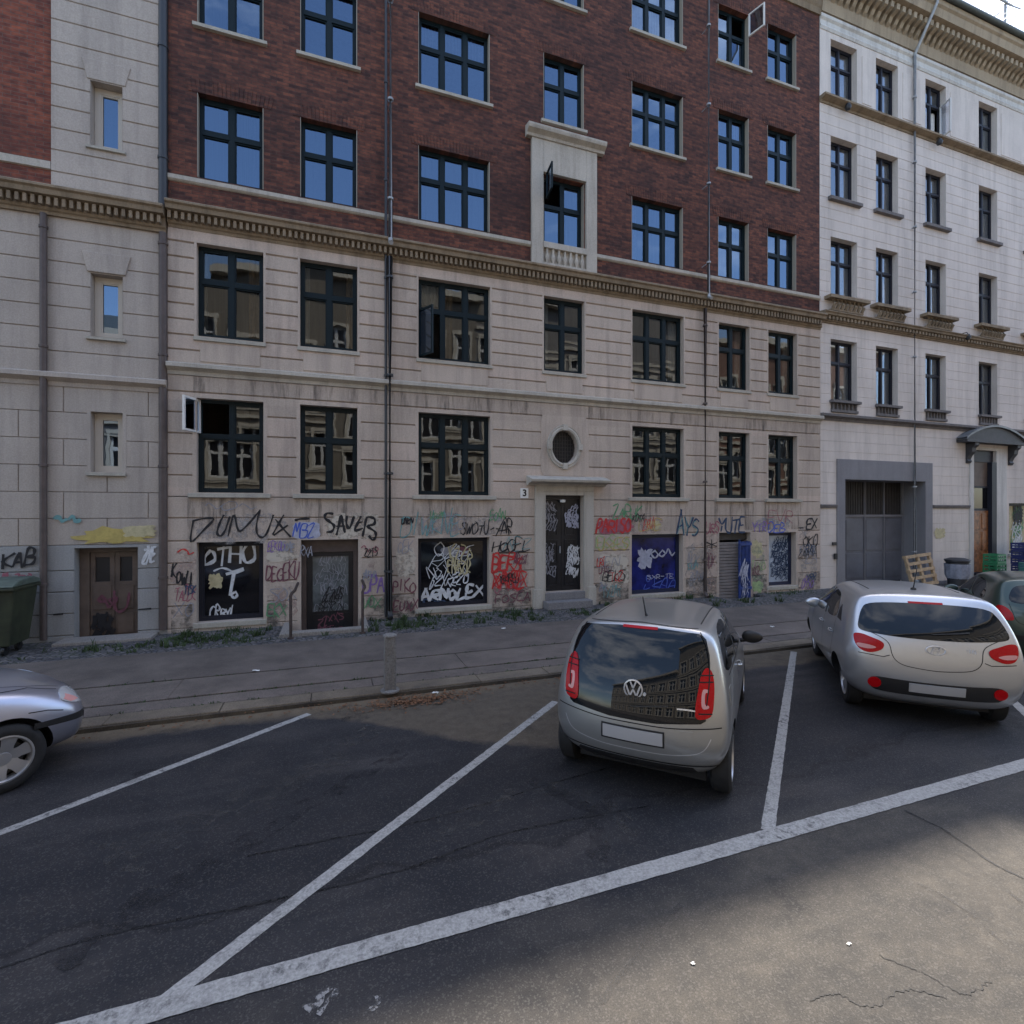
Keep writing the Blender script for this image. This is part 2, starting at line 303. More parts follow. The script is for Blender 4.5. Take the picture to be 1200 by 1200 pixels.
def rustic(bm, x0, x1, zs, ops, yf, depth=.28, p=.04, g=.022, m=.07, joints=None, tones=1):
    big = [(o[0]-m, o[1]+m, o[2]-m, o[3]+m) for o in ops]; yo = yf-p
    for ci, (zl, zh) in enumerate(zip(zs, zs[1:])):
        br = sorted({zl, zh, *[z for o in big for z in o[2:] if zl < z < zh]})
        for a, b in zip(br, br[1:]):
            mid = (a+b)/2
            for s, e in minus(x0, x1, [o[:2] for o in big if o[2] < mid < o[3]]):
                cuts = [s, e]
                if joints:
                    st, of = joints; k = math.floor(s/st)
                    cuts += [x for x in [(k+i)*st+(of if ci%2 else 0) for i in range(int((e-s)/st)+3)] if s+.15 < x < e-.15]
                cuts = sorted(cuts)
                for c, d in zip(cuts, cuts[1:]):
                    gl = g if c != s else 0; gr = g if d != e else 0
                    lo = zl+g if a == zl else a; hi = zh-g if b == zh else b
                    if hi <= lo: continue
                    ff = quad(bm, (c+gl,yo,lo),(d-gr,yo,lo),(d-gr,yo,hi),(c+gl,yo,hi)); ff.material_index = random.randrange(tones)
                    if a == zl: quad(bm, (c,yf,zl),(d,yf,zl),(d-gr,yo,lo),(c+gl,yo,lo))
                    if b == zh: quad(bm, (c,yf,zh),(d,yf,zh),(d-gr,yo,hi),(c+gl,yo,hi))
                    if gl: quad(bm, (c,yf,a),(c+gl,yo,lo),(c+gl,yo,hi),(c,yf,b))
                    if gr: quad(bm, (d,yf,a),(d-gr,yo,lo),(d-gr,yo,hi),(d,yf,b))
    for o in ops:
        xa, xb, za, zb = o; y = yo-.004
        if m:
            for q in ((xa-m, xb+m, zb, zb+m), (xa-m, xb+m, za-m, za), (xa-m, xa, za, zb), (xb, xb+m, za, zb)):
                if q[3] > max(zs[0], q[2]): quad(bm, (q[0],y,q[2]),(q[1],y,q[2]),(q[1],y,q[3]),(q[0],y,q[3]))
            for q in ((xa-m, za-m, zb+m), (xb+m, za-m, zb+m)): quad(bm, (q[0],y,q[1]),(q[0],yf,q[1]),(q[0],yf,q[2]),(q[0],y,q[2]))
            quad(bm, (xa-m,y,zb+m),(xb+m,y,zb+m),(xb+m,yf,zb+m),(xa-m,yf,zb+m)); quad(bm, (xa-m,y,za-m),(xb+m,y,za-m),(xb+m,yf,za-m),(xa-m,yf,za-m))
        reveals(bm, o, y, depth+p)
def frame_bars(bm, x0, x1, z0, z1, yc, bw, cols, trans, mw=.09, dp=.035, skip=()):
    bx(bm, x0, x1, yc-dp, yc+dp, z0, z0+bw); bx(bm, x0, x1, yc-dp, yc+dp, z1-bw, z1)
    bx(bm, x0, x0+bw, yc-dp, yc+dp, z0+bw, z1-bw); bx(bm, x1-bw, x1, yc-dp, yc+dp, z0+bw, z1-bw)
    cw = (x1-x0-2*bw-(cols-1)*mw)/cols; cells = []; zt = z1-(z1-z0)*trans if trans else None
    for i in range(cols):
        a = x0+bw+i*(cw+mw)
        if i: bx(bm, a-mw, a, yc-dp-.006, yc+dp, z0+bw, z1-bw)
        if zt:
            bx(bm, a, a+cw, yc-dp-.012, yc+dp, zt-mw/2, zt+mw/2); cells += [(a, a+cw, z0+bw, zt-mw/2), (a, a+cw, zt+mw/2, z1-bw)]
        else: cells.append((a, a+cw, z0+bw, z1-bw))
    s = .028
    for k, (a, b, c, d) in enumerate(cells):        # sash edges inside each light
        if k in skip: continue
        bx(bm, a, a+s, yc-dp+.012, yc+dp-.01, c, d); bx(bm, b-s, b, yc-dp+.012, yc+dp-.01, c, d)
        bx(bm, a+s, b-s, yc-dp+.012, yc+dp-.01, c, c+s); bx(bm, a+s, b-s, yc-dp+.012, yc+dp-.01, d-s, d)
    return cells
def panes(bm, cells, yc, skip=(), k_=1):
    for k, (a, b, c, d) in enumerate(cells):
        if k in skip: continue
        tx, tz = k_*random.uniform(-.008,.008), k_*random.uniform(-.009,.009); w, h = (b-a)/2, (d-c)/2
        quad(bm, *[(x, yc+sx*w*tx+sz*h*tz, z) for x, z, sx, sz in ((a,c,-1,-1),(b,c,1,-1),(b,d,1,1),(a,d,-1,1))])
def window(root, x0, x1, z0, z1, yf, recess=.16, cols=2, trans=.38, fm='frame', sill=None, sillmat='sill_stone', rim=False, skip=(), gm='glass', curtains=(), bw=.065, mw=.1, label=None, planter=False):
    g = .004; bm = BM(); yc = yf+recess
    cells = frame_bars(bm, x0+g, x1-g, z0+g, z1-g, yc, bw, cols, trans, mw, skip=skip)
    w = obj('window', bm, M[fm], root, label=label)
    bm = BM(); panes(bm, cells, yc+.005, skip, 2.6 if gm == 'glass_low' else 1); obj('pane', bm, M[gm], w, recalc=False)
    if sill:
        pr, th, ov = sill; bm = BM(); prism_x(bm, ((yf+recess-.03, z0-.002), (yf-pr, z0-.022), (yf-pr, z0-th), (yf+.002, z0-th-.01), (yf+recess-.03, z0-th)), x0-ov, x1+ov)
        obj('sill', bm, M[sillmat], w)
    if rim:
        for a, b in ((x0, x0+.018), (x1-.022, x1)): bm = BM(); bx(bm, a+g, b-g, yf-.004, yc-.04, z0+.01, z1-.01); obj('rim', bm, M['rim'], w)
    for (f0, f1, h0, h1, cm) in curtains:
        bm = BM(); xa, xb = x0+(x1-x0)*f0, x0+(x1-x0)*f1; za, zb = z0+(z1-z0)*h0, z0+(z1-z0)*h1; n = max(6, int((xb-xa)/.025)); pv = None
        for i in range(n+1):
            x = xa+(xb-xa)*i/n; y = yc+.13+.022*math.sin(i*1.9)+.01*math.sin(i*.7)
            v = (bm.verts.new((x,y,za)), bm.verts.new((x,y,zb)))
            if pv: bm.faces.new((pv[0], v[0], v[1], pv[1]))
            pv = v
        obj('curtain', bm, M[cm], w, smooth=80)  # in curtain_reflection cloth it stands in for the mirrored sunlit facade
    return w, cells, yc
def sash(root, hinge, w, h, ang, z0, mat, axis='V', yoff=0, glass='glass', top=None):
    """open casement: V swings round a vertical hinge, T is hung from its top edge"""
    s = .04; out = []
    for kind in ('f', 'g'):
        bm = BM()
        if kind == 'f':
            bx(bm, 0, w, -.02, .02, 0, s); bx(bm, 0, w, -.02, .02, h-s, h); bx(bm, 0, s, -.02, .02, s, h-s); bx(bm, w-s, w, -.02, .02, s, h-s)
        else: quad(bm, (s,0,s),(w-s,0,s),(w-s,0,h-s),(s,0,h-s))
        if axis == 'V': bmesh.ops.rotate(bm, verts=bm.verts, cent=(0,0,0), matrix=Matrix.Rotation(ang, 3, 'Z'))
        else: bmesh.ops.rotate(bm, verts=bm.verts, cent=(0,0,h), matrix=Matrix.Rotation(ang, 3, 'X'))
        bmesh.ops.translate(bm, verts=bm.verts, vec=(hinge[0], hinge[1], z0)); out.append(bm)
    o = obj('sash', out[0], M[mat], root); obj('sash_pane', out[1], M[glass], root, recalc=False); return o
def dentil_cornice(bm, x0, x1, z0, z1, yf, proj, dw, gap, hook=True):
    h = z1-z0
    prism_x(bm, ((yf+.05, z0), (yf-.05, z0), (yf-.06, z0+.12*h), (yf-.09, z0+.16*h), (yf-.10, z0+.2*h), (yf-.10, z0+.58*h), (yf-proj*.8, z0+.62*h), (yf-proj*.86, z0+.80*h), (yf-proj, z0+.86*h), (yf-proj, z0+.94*h), (yf-proj*.9, z0+h), (yf+.05, z0+h+.03)), x0, x1)
    n = int((x1-x0)/(dw+gap))
    for i in range(n):
        a = x0+(i+.25)*(dw+gap); bx(bm, a, a+dw, yf-proj*.66, yf-.098, z0+.26*h, z0+.57*h)
def string_course(bm, x0, x1, z0, z1, yf, proj):
    h = z1-z0; prism_x(bm, ((yf+.05, z0), (yf-.03, z0), (yf-.045, z0+.3*h), (yf-proj*.7, z0+.45*h), (yf-proj, z0+.55*h), (yf-proj, z0+.85*h), (yf-proj*.85, z0+.93*h), (yf+.05, z1)), x0, x1)
def shell(root, x0, x1, ztop, yf, depth, ridge, wallmat, zb=-.4):
    """party walls, back wall and a pitched roof behind the facade"""
    bm = BM(); yb = yf+depth
    for x in (x0+.003, x1-.003): quad(bm, (x,yf+.06,zb),(x,yb,zb),(x,yb,ztop),(x,yf+.06,ztop))
    quad(bm, (x0,yb,zb),(x1,yb,zb),(x1,yb,ztop+.95),(x0,yb,ztop+.95)); quad(bm, (x0,yf+.3,ztop-.1),(x1,yf+.3,ztop-.1),(x1,yb,ztop-.1),(x0,yb,ztop-.1)); quad(bm, (x0,yf+.06,zb+.01),(x1,yf+.06,zb+.01),(x1,yb,zb+.01),(x0,yb,zb+.01))
    ym = yf+depth/2
    for x in (x0+.003, x1-.003): bm.faces.new([bm.verts.new(p) for p in ((x,yf,ztop),(x,yb,ztop),(x,ym,ztop+ridge-.05))])
    obj('party_wall', bm, M[wallmat], root)

# ---------------------------------------------------------------- graffiti: hand-lettered strokes
GL = {'A':[[(0,0),(.45,1),(.62,.95),(1,0)],[(.15,.38),(.9,.42)]],'B':[[(.1,0),(.15,1),(.8,.9),(.75,.6),(.2,.52),(.95,.4),(.85,.05),(.1,0)]],
'C':[[(.95,.85),(.5,1),(.05,.6),(.2,.08),(.95,.12)]],'D':[[(.1,.95),(.05,0),(.75,.15),(1,.6),(.6,1),(0,.92)]],'E':[[(.95,.95),(.15,1),(.1,.5),(.75,.55)],[(.1,.5),(.05,0),(.95,.05)]],
'F':[[(.05,0),(.15,.95),(1,1)],[(.1,.5),(.8,.55)]],'G':[[(.95,.9),(.4,1),(.02,.45),(.4,0),(.95,.2),(.9,.5),(.5,.45)]],'H':[[(.1,1),(.05,0)],[(.95,1),(.9,0)],[(0,.45),(1,.55)]],
'I':[[(.5,1),(.45,0)]],'K':[[(.1,1),(.1,0)],[(.95,1),(.1,.45),(1,0)]],'L':[[(.2,1),(.1,.05),(1,.1)]],'M':[[(0,0),(.2,1),(.5,.35),(.8,1),(1,0)]],'N':[[(.05,0),(.15,1),(.85,.05),(.95,1)]],
'O':[[(.5,1),(.05,.6),(.3,.02),(.9,.3),(.8,.85),(.4,.98)]],'P':[[(.1,0),(.2,1),(.9,.9),(.9,.5),(.15,.45)]],'R':[[(.1,0),(.15,1),(.9,.9),(.8,.55),(.15,.5),(1,0)]],
'S':[[(.95,.9),(.4,1),(.1,.75),(.85,.4),(.6,.02),(.05,.1)]],'T':[[(0,.92),(1,1)],[(.5,.98),(.45,0)]],'U':[[(.05,1),(.1,.2),(.5,0),(.9,.25),(.95,1)]],'V':[[(0,1),(.45,0),(1,1)]],
'W':[[(0,1),(.25,0),(.5,.6),(.75,0),(1,1)]],'X':[[(0,1),(1,0)],[(1,1),(0,0)]],'Y':[[(0,1),(.5,.5),(1,1)],[(.5,.5),(.4,0)]],'Z':[[(.05,.95),(.95,1),(.05,.02),(1,.05)]],
'-':[[(.1,.45),(.9,.5)]],'.':[[(.4,.1),(.55,.1)]],'*':[[(.5,1),(.5,0)],[(0,.7),(1,.3)],[(0,.3),(1,.7)]],'~':[[(0,.5),(.25,.8),(.5,.5),(.75,.2),(1,.5)]],'o':[[(.5,.8),(.1,.5),(.5,.2),(.9,.5),(.5,.8)]]}
def smoothline(pts, sub=4):
    P = [Vector(p) for p in pts]; out = []
    for i in range(len(P)-1):
        p0, p1, p2, p3 = P[max(i-1,0)], P[i], P[i+1], P[min(i+2,len(P)-1)]
        for k in range(sub):
            t = k/sub; out.append(.5*((2*p1)+(p2-p0)*t+(2*p0-5*p1+4*p2-p3)*t*t+(3*p1-p0-3*p2+p3)*t**3))
    out.append(P[-1]); return out
def ribbon(bm, pts, w, y, k0=0):
    """flat paint stroke in the x,z plane"""
    if len(pts) > 2: pts = smoothline(pts)
    pts = [Vector(p) for p in pts]; pv = None
    for i, p in enumerate(pts):
        d = pts[min(i+1,len(pts)-1)]-pts[max(i-1,0)]
        if d.length < 1e-6: continue
        d.normalize(); n = Vector((-d.y, d.x))*w/2*(1-.25*abs(2*i/(len(pts)-1)-1))*(1+.28*math.sin(i*1.3+k0*2.1)); yy = y-.00025*i-.0004*k0
        v = (bm.verts.new((p.x+n.x, yy, p.y+n.y)), bm.verts.new((p.x-n.x, yy, p.y-n.y)))
        if pv: bm.faces.new((pv[0], pv[1], v[1], v[0]))
        pv = v
def lettering(bm, text, x0, x1, z0, z1, w, y, slant=.1, drop=0, jit=.085):
    n = len(text); cw = (x1-x0)/n; k = 0
    for i, ch in enumerate(text):
        hs = random.uniform(.82, 1.25); ws = random.uniform(.85, 1.1); bo = random.uniform(-.10,.08); rt = random.uniform(-.12,.12)
        for st in GL.get(ch, []):
            pts = []
            for px, pz in st:
                px += random.uniform(-jit, jit); pz += random.uniform(-jit, jit)
                pts.append((x0+i*cw+px*cw*ws+slant*(z1-z0)*(pz-.5)+rt*cw*(pz-.5), z0+(z1-z0)*(pz*hs+bo+rt*(px-.5)*.5)-drop*(i/max(1,n-1))))
            ribbon(bm, pts, w, y, k); k += 1
def graffiti(root, text, u0, v0, u1, v1, mat, w=.03, y=None, slant=.1, drop=0, label=None):
    y = (D-.048) if y is None else y
    um, vm = (u0+u1)/2, (v0+v1)/2; x0 = W(u0, vm, y)[0]; x1 = W(u1, vm, y)[0]; z1 = W(um, v0, y)[1]; z0 = W(um, v1, y)[1]
    bm = BM(); lettering(bm, text, x0, x1, z0, z1, w, y, slant, drop); return obj('graffiti_tag', bm, M[mat], root, recalc=False, label=label)
def freehand(root, lines, mat, w, y=None, o=(0,0), k=1.0, label=None):
    '''strokes traced on the wall: points are photo measurements o + p/k'''
    y = (D-.048) if y is None else y; bm = BM()
    for i, st in enumerate(lines): ribbon(bm, [W(o[0]+a/k, o[1]+b/k, y) for a, b in st], w, y, i)
    return obj('graffiti_tag', bm, M[mat], root, recalc=False, label=label)
def blob(root, u0, v0, u1, v1, mat, y=None, label=None, name='paint_patch', rag=.12):
    y = (D-.0455) if y is None else y; bm = BM(); um, vm = (u0+u1)/2, (v0+v1)/2
    x0 = W(u0, vm, y)[0]; x1 = W(u1, vm, y)[0]; z1 = W(um, v0, y)[1]; z0 = W(um, v1, y)[1]; n = 28; vs = []
    for k in range(n):
        a = 2*math.pi*k/n; c, s = math.cos(a), math.sin(a); q = (abs(c)**4+abs(s)**4)**-.25*(1-random.uniform(0, rag))
        vs.append(bm.verts.new(((x0+x1)/2+(x1-x0)/2*c*q, y, (z0+z1)/2+(z1-z0)/2*s*q)))
    bm.faces.new(vs); return obj(name, bm, M[mat], root, label=label)
def scribble(root, u0, v0, u1, v1, mat, n, w, y, seed, label=None, chars='ABEKRSNOZX'):
    random.seed(seed); um, vm = (u0+u1)/2, (v0+v1)/2; x0 = W(u0, vm, y)[0]; x1 = W(u1, vm, y)[0]; z1 = W(um, v0, y)[1]; z0 = W(um, v1, y)[1]
    bm = BM(); rows = max(1, n)
    for r in range(rows):
        zz = z0+(z1-z0)*(r+.08)/rows; hh = (z1-z0)/rows*.8; a = x0+random.uniform(0,.25)*(x1-x0); b = x1-random.uniform(0,.2)*(x1-x0)
        lettering(bm, ''.join(random.choice(chars) for _ in range(random.randint(4,7))), a, b, zz, zz+hh*1.25, w*random.uniform(.7,1.3), y-.003*(r%2), random.uniform(-.3,.5), jit=.2, drop=random.uniform(-.12,.12))
    return obj('graffiti_tag', bm, M[mat], root, recalc=False, label=label)
# ================================================================= SETTING
PZ = .07                               # pavement height
bm = BM(); quad(bm, (-260,-260,-.5),(260,-260,-.5),(260,260,-.5),(-260,260,-.5)); struct('ground', bm, M['ground'])
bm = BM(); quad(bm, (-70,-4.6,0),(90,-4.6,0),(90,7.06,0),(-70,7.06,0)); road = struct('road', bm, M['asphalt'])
def line(p, q, w, name='painted_line', h=.004):
    p, q = Vector(p), Vector(q); d = (q-p).normalized(); n = Vector((-d.y, d.x)); bm = BM(); k = max(2, int((q-p).length/.05)); rows = []
    for i in range(k+1):
        c = p+(q-p)*i/k; a, b = w/2+random.uniform(-.003,.003), w/2+random.uniform(-.003,.003)
        rows.append((bm.verts.new((*(c+n*a), h)), bm.verts.new((*(c-n*b), h))))
    for a, b in zip(rows, rows[1:]): bm.faces.new((a[0], a[1], b[1], b[0]))
    return obj(name, bm, M['line'], road)
A0, A1 = Vector((-4.80,3.2)), Vector((-.25,6.78)); B0, B1 = Vector((-.86,3.00)), Vector((2.78,6.14)); C0, C1 = Vector((3.22,3.105)), Vector((7.75,6.9))
T0, T1 = Vector((-9,2.96)), Vector((30,3.24))
line(T0, T1, .145, h=.006); line(A0, A1, .092); line(B0, B1, .098); line(C0, C1, .098)
for k in (1, 2): line(C0+Vector((4.06*k,.06)), C1+Vector((4.06*k,.05)), .105)
def ground_mark(name, pts, w, mat, h=.0035):
    q = smoothline([G(*p) for p in pts], 14 if name == 'crack' else 6); jt = 1.6 if name == 'crack' else .25; bm = BM(); pv = None
    for i, p in enumerate(q):
        d = (q[min(i+1,len(q)-1)]-q[max(i-1,0)]).normalized(); n = Vector((-d.y, d.x))*w/2*random.uniform(.6,1.3); p = p+Vector((-d.y, d.x))*random.uniform(-jt,jt)*w
        v = (bm.verts.new((*(p+n), h)), bm.verts.new((*(p-n), h)))
        if pv: bm.faces.new((pv[0], pv[1], v[1], v[0]))
        pv = v
    return obj(name, bm, M[mat], road)
random.seed(5)
for i, (pts, w_, mt, nm) in enumerate([([(290,1004),(380,985),(470,968),(560,945),(640,920),(720,898)],.020,'tar','tar_seam'),([(0,1135),(130,1095),(300,1060),(470,1020),(600,975),(760,945)],.022,'tar','tar_seam'),([(1060,950),(1110,975),(1160,1010),(1200,1030)],.02,'tar','tar_seam'),([(950,1175),(980,1165),(1020,1180),(1060,1160),(1110,1170)],.007,'tar','crack'),([(1030,1120),(1080,1140),(1130,1165),(1160,1150)],.006,'tar','crack'),
    ([(500,980),(590,935),(660,925),(720,950),(730,990)],.26,'grit','tyre_track'),([(700,1010),(690,950),(620,915)],.13,'rubber','tyre_track'),([(1075,1035),(1130,1065),(1180,1110)],.03,'grit','tyre_track'),([(1100,990),(1150,1020),(1200,1060)],.03,'grit','tyre_track'),([(120,1010),(240,960),(370,900),(440,850)],.42,'grit','tyre_track'),([(60,1130),(200,1040),(330,960),(470,880)],.22,'rubber','tyre_track'),
    ([(150,920),(175,905),(205,900)],.16,'rubber','oil_stain'),([(400,845),(420,838),(436,840)],.14,'rubber','oil_stain'),([(360,1186),(388,1158)],.05,'scuff','worn_paint'),([(432,1186),(446,1170)],.04,'scuff','worn_paint'),([(372,1190),(396,1160)],.03,'scuff','worn_paint'),([(700,1180),(760,1100),(800,1060)],.04,'grit','tyre_track')]): ground_mark(nm, pts, w_, mt, .0030+.0001*i)
# pavement: kerb, slab course, asphalt walk, cobbled margin with the two sunk door wells
bm = BM(); x = -70.0
while x < 90:
    l = random.uniform(.95, 1.25); bx(bm, x, x+l-.008, 7.06, 7.36, -.06, PZ+random.uniform(-.004,.004)); x += l
struct('kerb', bm, M['kerb'], bevel=.012)
bm = BM(); bx(bm, -70, 90, 7.03, 7.90, -.2, PZ-.022); struct('pavement_bed', bm, M['dirt'])
bm = BM(); x = -70.0
while x < 90:
    l = random.uniform(3.5, 5.0); bx(bm, x, x+l-.006, 7.385, 7.72, -.03, PZ-.003+random.uniform(-.004,.003)); x += l
struct('pavement_edging', bm, M['slab'], bevel=.008)
bm = BM(); x = -70.0
while x < 90: bx(bm, x, x+3.994, 7.76, 8.56, -.02, PZ+random.uniform(-.003,.003)); x += 4.0
struct('slab_walk', bm, M['slab'], bevel=.006)
bm = BM(); bx(bm, -70, 90, 7.73, 8.70, -.25, PZ-.035); struct('slab_bed', bm, M['dirt'])
bm = BM(); bx(bm, -70, 90, 8.60, 10.32, -.2, PZ); struct('pavement', bm, M['pave'])
WELLS = [(-.78,.62,10.98,D), (10.35,11.75,11.35,D)]
bm = BM()
ys = sorted({10.32, D+.1, 10.98, 11.35})
for a, b in zip(ys, ys[1:]):
    mid = (a+b)/2
    for p, q in minus(-70, 90, [w[:2] for w in WELLS if w[2] < mid < w[3]+.1]): quad(bm, (p,a,PZ-.004),(q,a,PZ-.004),(q,b,PZ-.004),(p,b,PZ-.004))
for w in WELLS:
    x0, x1, y0, y1 = w; z = -.23
    quad(bm, (x0,y0,z),(x1,y0,z),(x1,y1+.3,z),(x0,y1+.3,z)); quad(bm, (x0,y0,z),(x1,y0,z),(x1,y0,PZ),(x0,y0,PZ))
    for x in (x0, x1): quad(bm, (x,y0,z),(x,y1,z),(x,y1,PZ-.004),(x,y0,PZ-.004))
struct('cobble_margin', bm, M['cobble'], recalc=False)
# opposite pavement, behind the camera
bm = BM(); bx(bm, -70, 90, -7.6, -4.6, -.2, .1); struct('far_pavement', bm, M['pave'])

# ================================================================= MAIN BUILDING (beige ground storeys, red-brown brick above)
XM0, XM1 = -3.05, 14.42
main = empty('apartment_building', (XM0, D, 0), 'five-storey apartment building with beige rendered lower storeys, graffiti and dark red brick above', 'building')
c = [(-2.55,-1.33),(-.62,.56),(1.91,3.64),(5.05,6.19),(7.62,9.28),(10.49,11.61),(12.32,13.46)]; ncol = [2,2,3,2,3,2,2]
ZB, Z0, Z1, Z2, Z3, Z4 = (.24,1.87), (2.88,4.79), (6.04,7.92), (9.26,10.98), (12.37,14.07), (15.47,17.10)
DOOR = (5.08, 6.15, .45, 2.90)
ops_b = [(c[0][0],c[0][1],*ZB), (-.60,.58,-.22,1.88), (1.90,3.62,*ZB), DOOR, (7.60,9.26,.24,1.87), (10.50,11.64,-.20,1.88), (12.34,13.42,.24,1.86)]
ops_0 = [(*c[i],*Z0) for i in range(7) if i != 3]; OV = (5.61, 4.135, .355, .42)
ops_0.append((5.10, 6.12, 3.62, 4.65))
ops_1 = [(*c[i],*Z1) for i in range(7)]
bm = BM()
rustic(bm, XM0, XM1, [-.25,.16,.60,1.03,1.46,1.90,2.36,2.80,3.22,3.64,4.06,4.48,4.90,5.24], ops_b+ops_0, D, m=.075, tones=4)
rustic(bm, XM0, XM1, [5.45,5.74,6.04,6.35,6.66,6.97,7.28,7.59,7.90,8.17], ops_1, D, m=.045, tones=4)
obj('lower_wall', bm, [M['beige'], M['beige_1'], M['beige_2'], M['beige_3']], main, recalc=False)
bm = BM(); string_course(bm, XM0, XM1, 5.23, 5.47, D-.03, .15); obj('string_course', bm, M['beige_trim'], main)
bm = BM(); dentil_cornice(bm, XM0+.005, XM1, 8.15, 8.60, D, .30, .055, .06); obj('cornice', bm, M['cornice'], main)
ops_u = [(*c[i],*z) for z in (Z2,Z3,Z4) for i in range(7)]
bm = BM(); flat_wall(bm, XM0, XM1, 8.55, 18.0, ops_u, D-.005, .2); obj('brick_wall', bm, M['brick'], main, recalc=False)
def arch(win, o):                                       # soldier-brick flat arch, a little proud
    bm = BM(); n = int((o[1]-o[0]+.3)/.075); w_ = (o[1]-o[0]+.3)/n
    for k in range(n):
        a = o[0]-.15+k*w_; t = (k+.5)/n*2-1; lean = t*.05
        vs = bx(bm, a+.004, a+w_-.004, D-.013-random.uniform(0,.004), D+.02, o[3]-.002, o[3]+.30-.05*t*t)
        for v in vs[4:]: v.co.x += lean
    obj('arch', bm, M['brick'], win)
bm = BM(); prism_x(bm, ((D+.02,9.08),(D-.03,9.10),(D-.06,9.13),(D-.06,9.21),(D+.02,9.25)), XM0, 4.70); prism_x(bm, ((D+.02,9.08),(D-.03,9.10),(D-.06,9.13),(D-.06,9.21),(D+.02,9.25)), 6.54, XM1)
obj('sill_band', bm, M['beige_trim'], main)
bm = BM(); dentil_cornice(bm, XM0-.1, XM1, 18.0, 19.55, D, .55, .16, .16); obj('eaves_cornice', bm, M['cornice'], main)
# windows
for i, (x0, x1) in enumerate(c):
    n = ncol[i]
    for z, rs, tr in ((Z2,.12,.41),(Z3,.12,.41),(Z4,.12,.41)):
        rs = .17; sill = None if z is Z2 else (.07,.09,.07); sk = (); cu = ()
        if (i, z) == (3, Z2) or (i, z) == (5, Z4): sk = (1,) if i == 3 else (3,)
        if (i, z) == (4, Z4): cu = ((.03,.97,.0,.97,'curtain'),)
        if (i, z) in ((2, Z3), (6, Z3), (5, Z3)): cu = ((.03,.97,.62,.98,'curtain'),)
        if (i, z) in ((4, Z2), (6, Z2)): cu = ((.0,.2,.02,.98,'curtain'),)
        ww = window(main, x0, x1, *z, D-.005, rs, n, tr, 'frame', sill, 'sill_stone', rim=True, skip=sk, curtains=cu)
        if not (i == 3 and z is Z2): arch(ww[0], (x0, x1, *z))
    cu1 = {0:((.74,.97,.02,.98,'curtain_reflection'),(.02,.12,.02,.98,'curtain')),1:((.02,.16,.02,.98,'curtain'),(.80,.98,.02,.98,'curtain_reflection')),2:((.36,.50,.02,.98,'curtain_reflection'),(.03,.3,.72,.98,'curtain')),3:((.05,.2,.02,.98,'curtain'),),4:((.82,.97,.02,.98,'curtain'),(.03,.12,.02,.98,'curtain')),5:((.05,.22,.02,.98,'curtain'),(.76,.95,.02,.98,'curtain')),6:((.05,.2,.02,.98,'curtain'),(.78,.95,.02,.98,'curtain'))}[i]
    ww = window(main, x0, x1, *Z1, D-.03, .17, n, .38, 'frame', (.05,.09,.05), 'sill_stone', skip=(0,) if i == 2 else (), curtains=cu1, gm='glass_low')
    bm = BM(); bx(bm, x0+.06, x1-.06, D-.055, D+.02, 5.52, 5.90); obj('apron', bm, M['beige'], ww[0], bevel=.01)
    if i != 3: window(main, x0, x1, *Z0, D-.03, .17, n, .39, 'frame', (.09,.10,.14), 'sill_stone', skip=(1,) if i == 0 else (), gm='glass_low')
# open casements
sash(main, (c[0][0]+.03, D+.10), .50, .68, R(-152+40), 4.09, 'frame_white')
sash(main, (c[2][0]+.04, D+.10), .50, 1.10, R(-62), 6.10, 'frame')
sash(main, (c[3][0]+.05, D-.10), .47, .64, R(-97), 10.32, 'frame')
sash(main, (c[5][1]-.04, D-.05), .47, .66, R(-72), 16.42, 'frame_white')
# white aedicule round the third-floor centre window
bm = BM(); xa, xb = 4.71, 6.53; x0, x1 = c[3]; f = D-.09
bx(bm, xa, x0-.03, f, D+.02, 8.63, 11.80); bx(bm, x1+.03, xb, f, D+.02, 8.63, 11.80); bx(bm, x0-.03, x1+.03, f, D+.02, 11.0, 11.80)
bx(bm, x0-.03, x1+.03, f-.03, D+.02, 9.10, 9.25); bx(bm, x0-.03, x1+.03, f, D+.02, 8.63, 8.74); bx(bm, x0-.03, x1+.03, D-.02, D+.02, 8.74, 9.10)
prism_x(bm, ((D+.02,11.80),(f-.03,11.80),(f-.05,11.86),(f-.16,11.92),(f-.18,11.98),(f-.18,12.03),(D+.02,12.10)), xa-.15, xb+.20)
sur = obj('window_surround', bm, M['beige_trim'], main, bevel=.006)
for k in range(7):
    xx = x0+.08+(x1-x0-.16)*k/6; bm = BM(); lathe(bm, [(.03,8.74),(.035,8.80),(.058,8.87),(.05,8.93),(.025,9.0),(.035,9.05),(.035,9.10)], (xx, f+.03, 0), n=10); obj('baluster', bm, M['beige_trim'], sur, smooth=50)
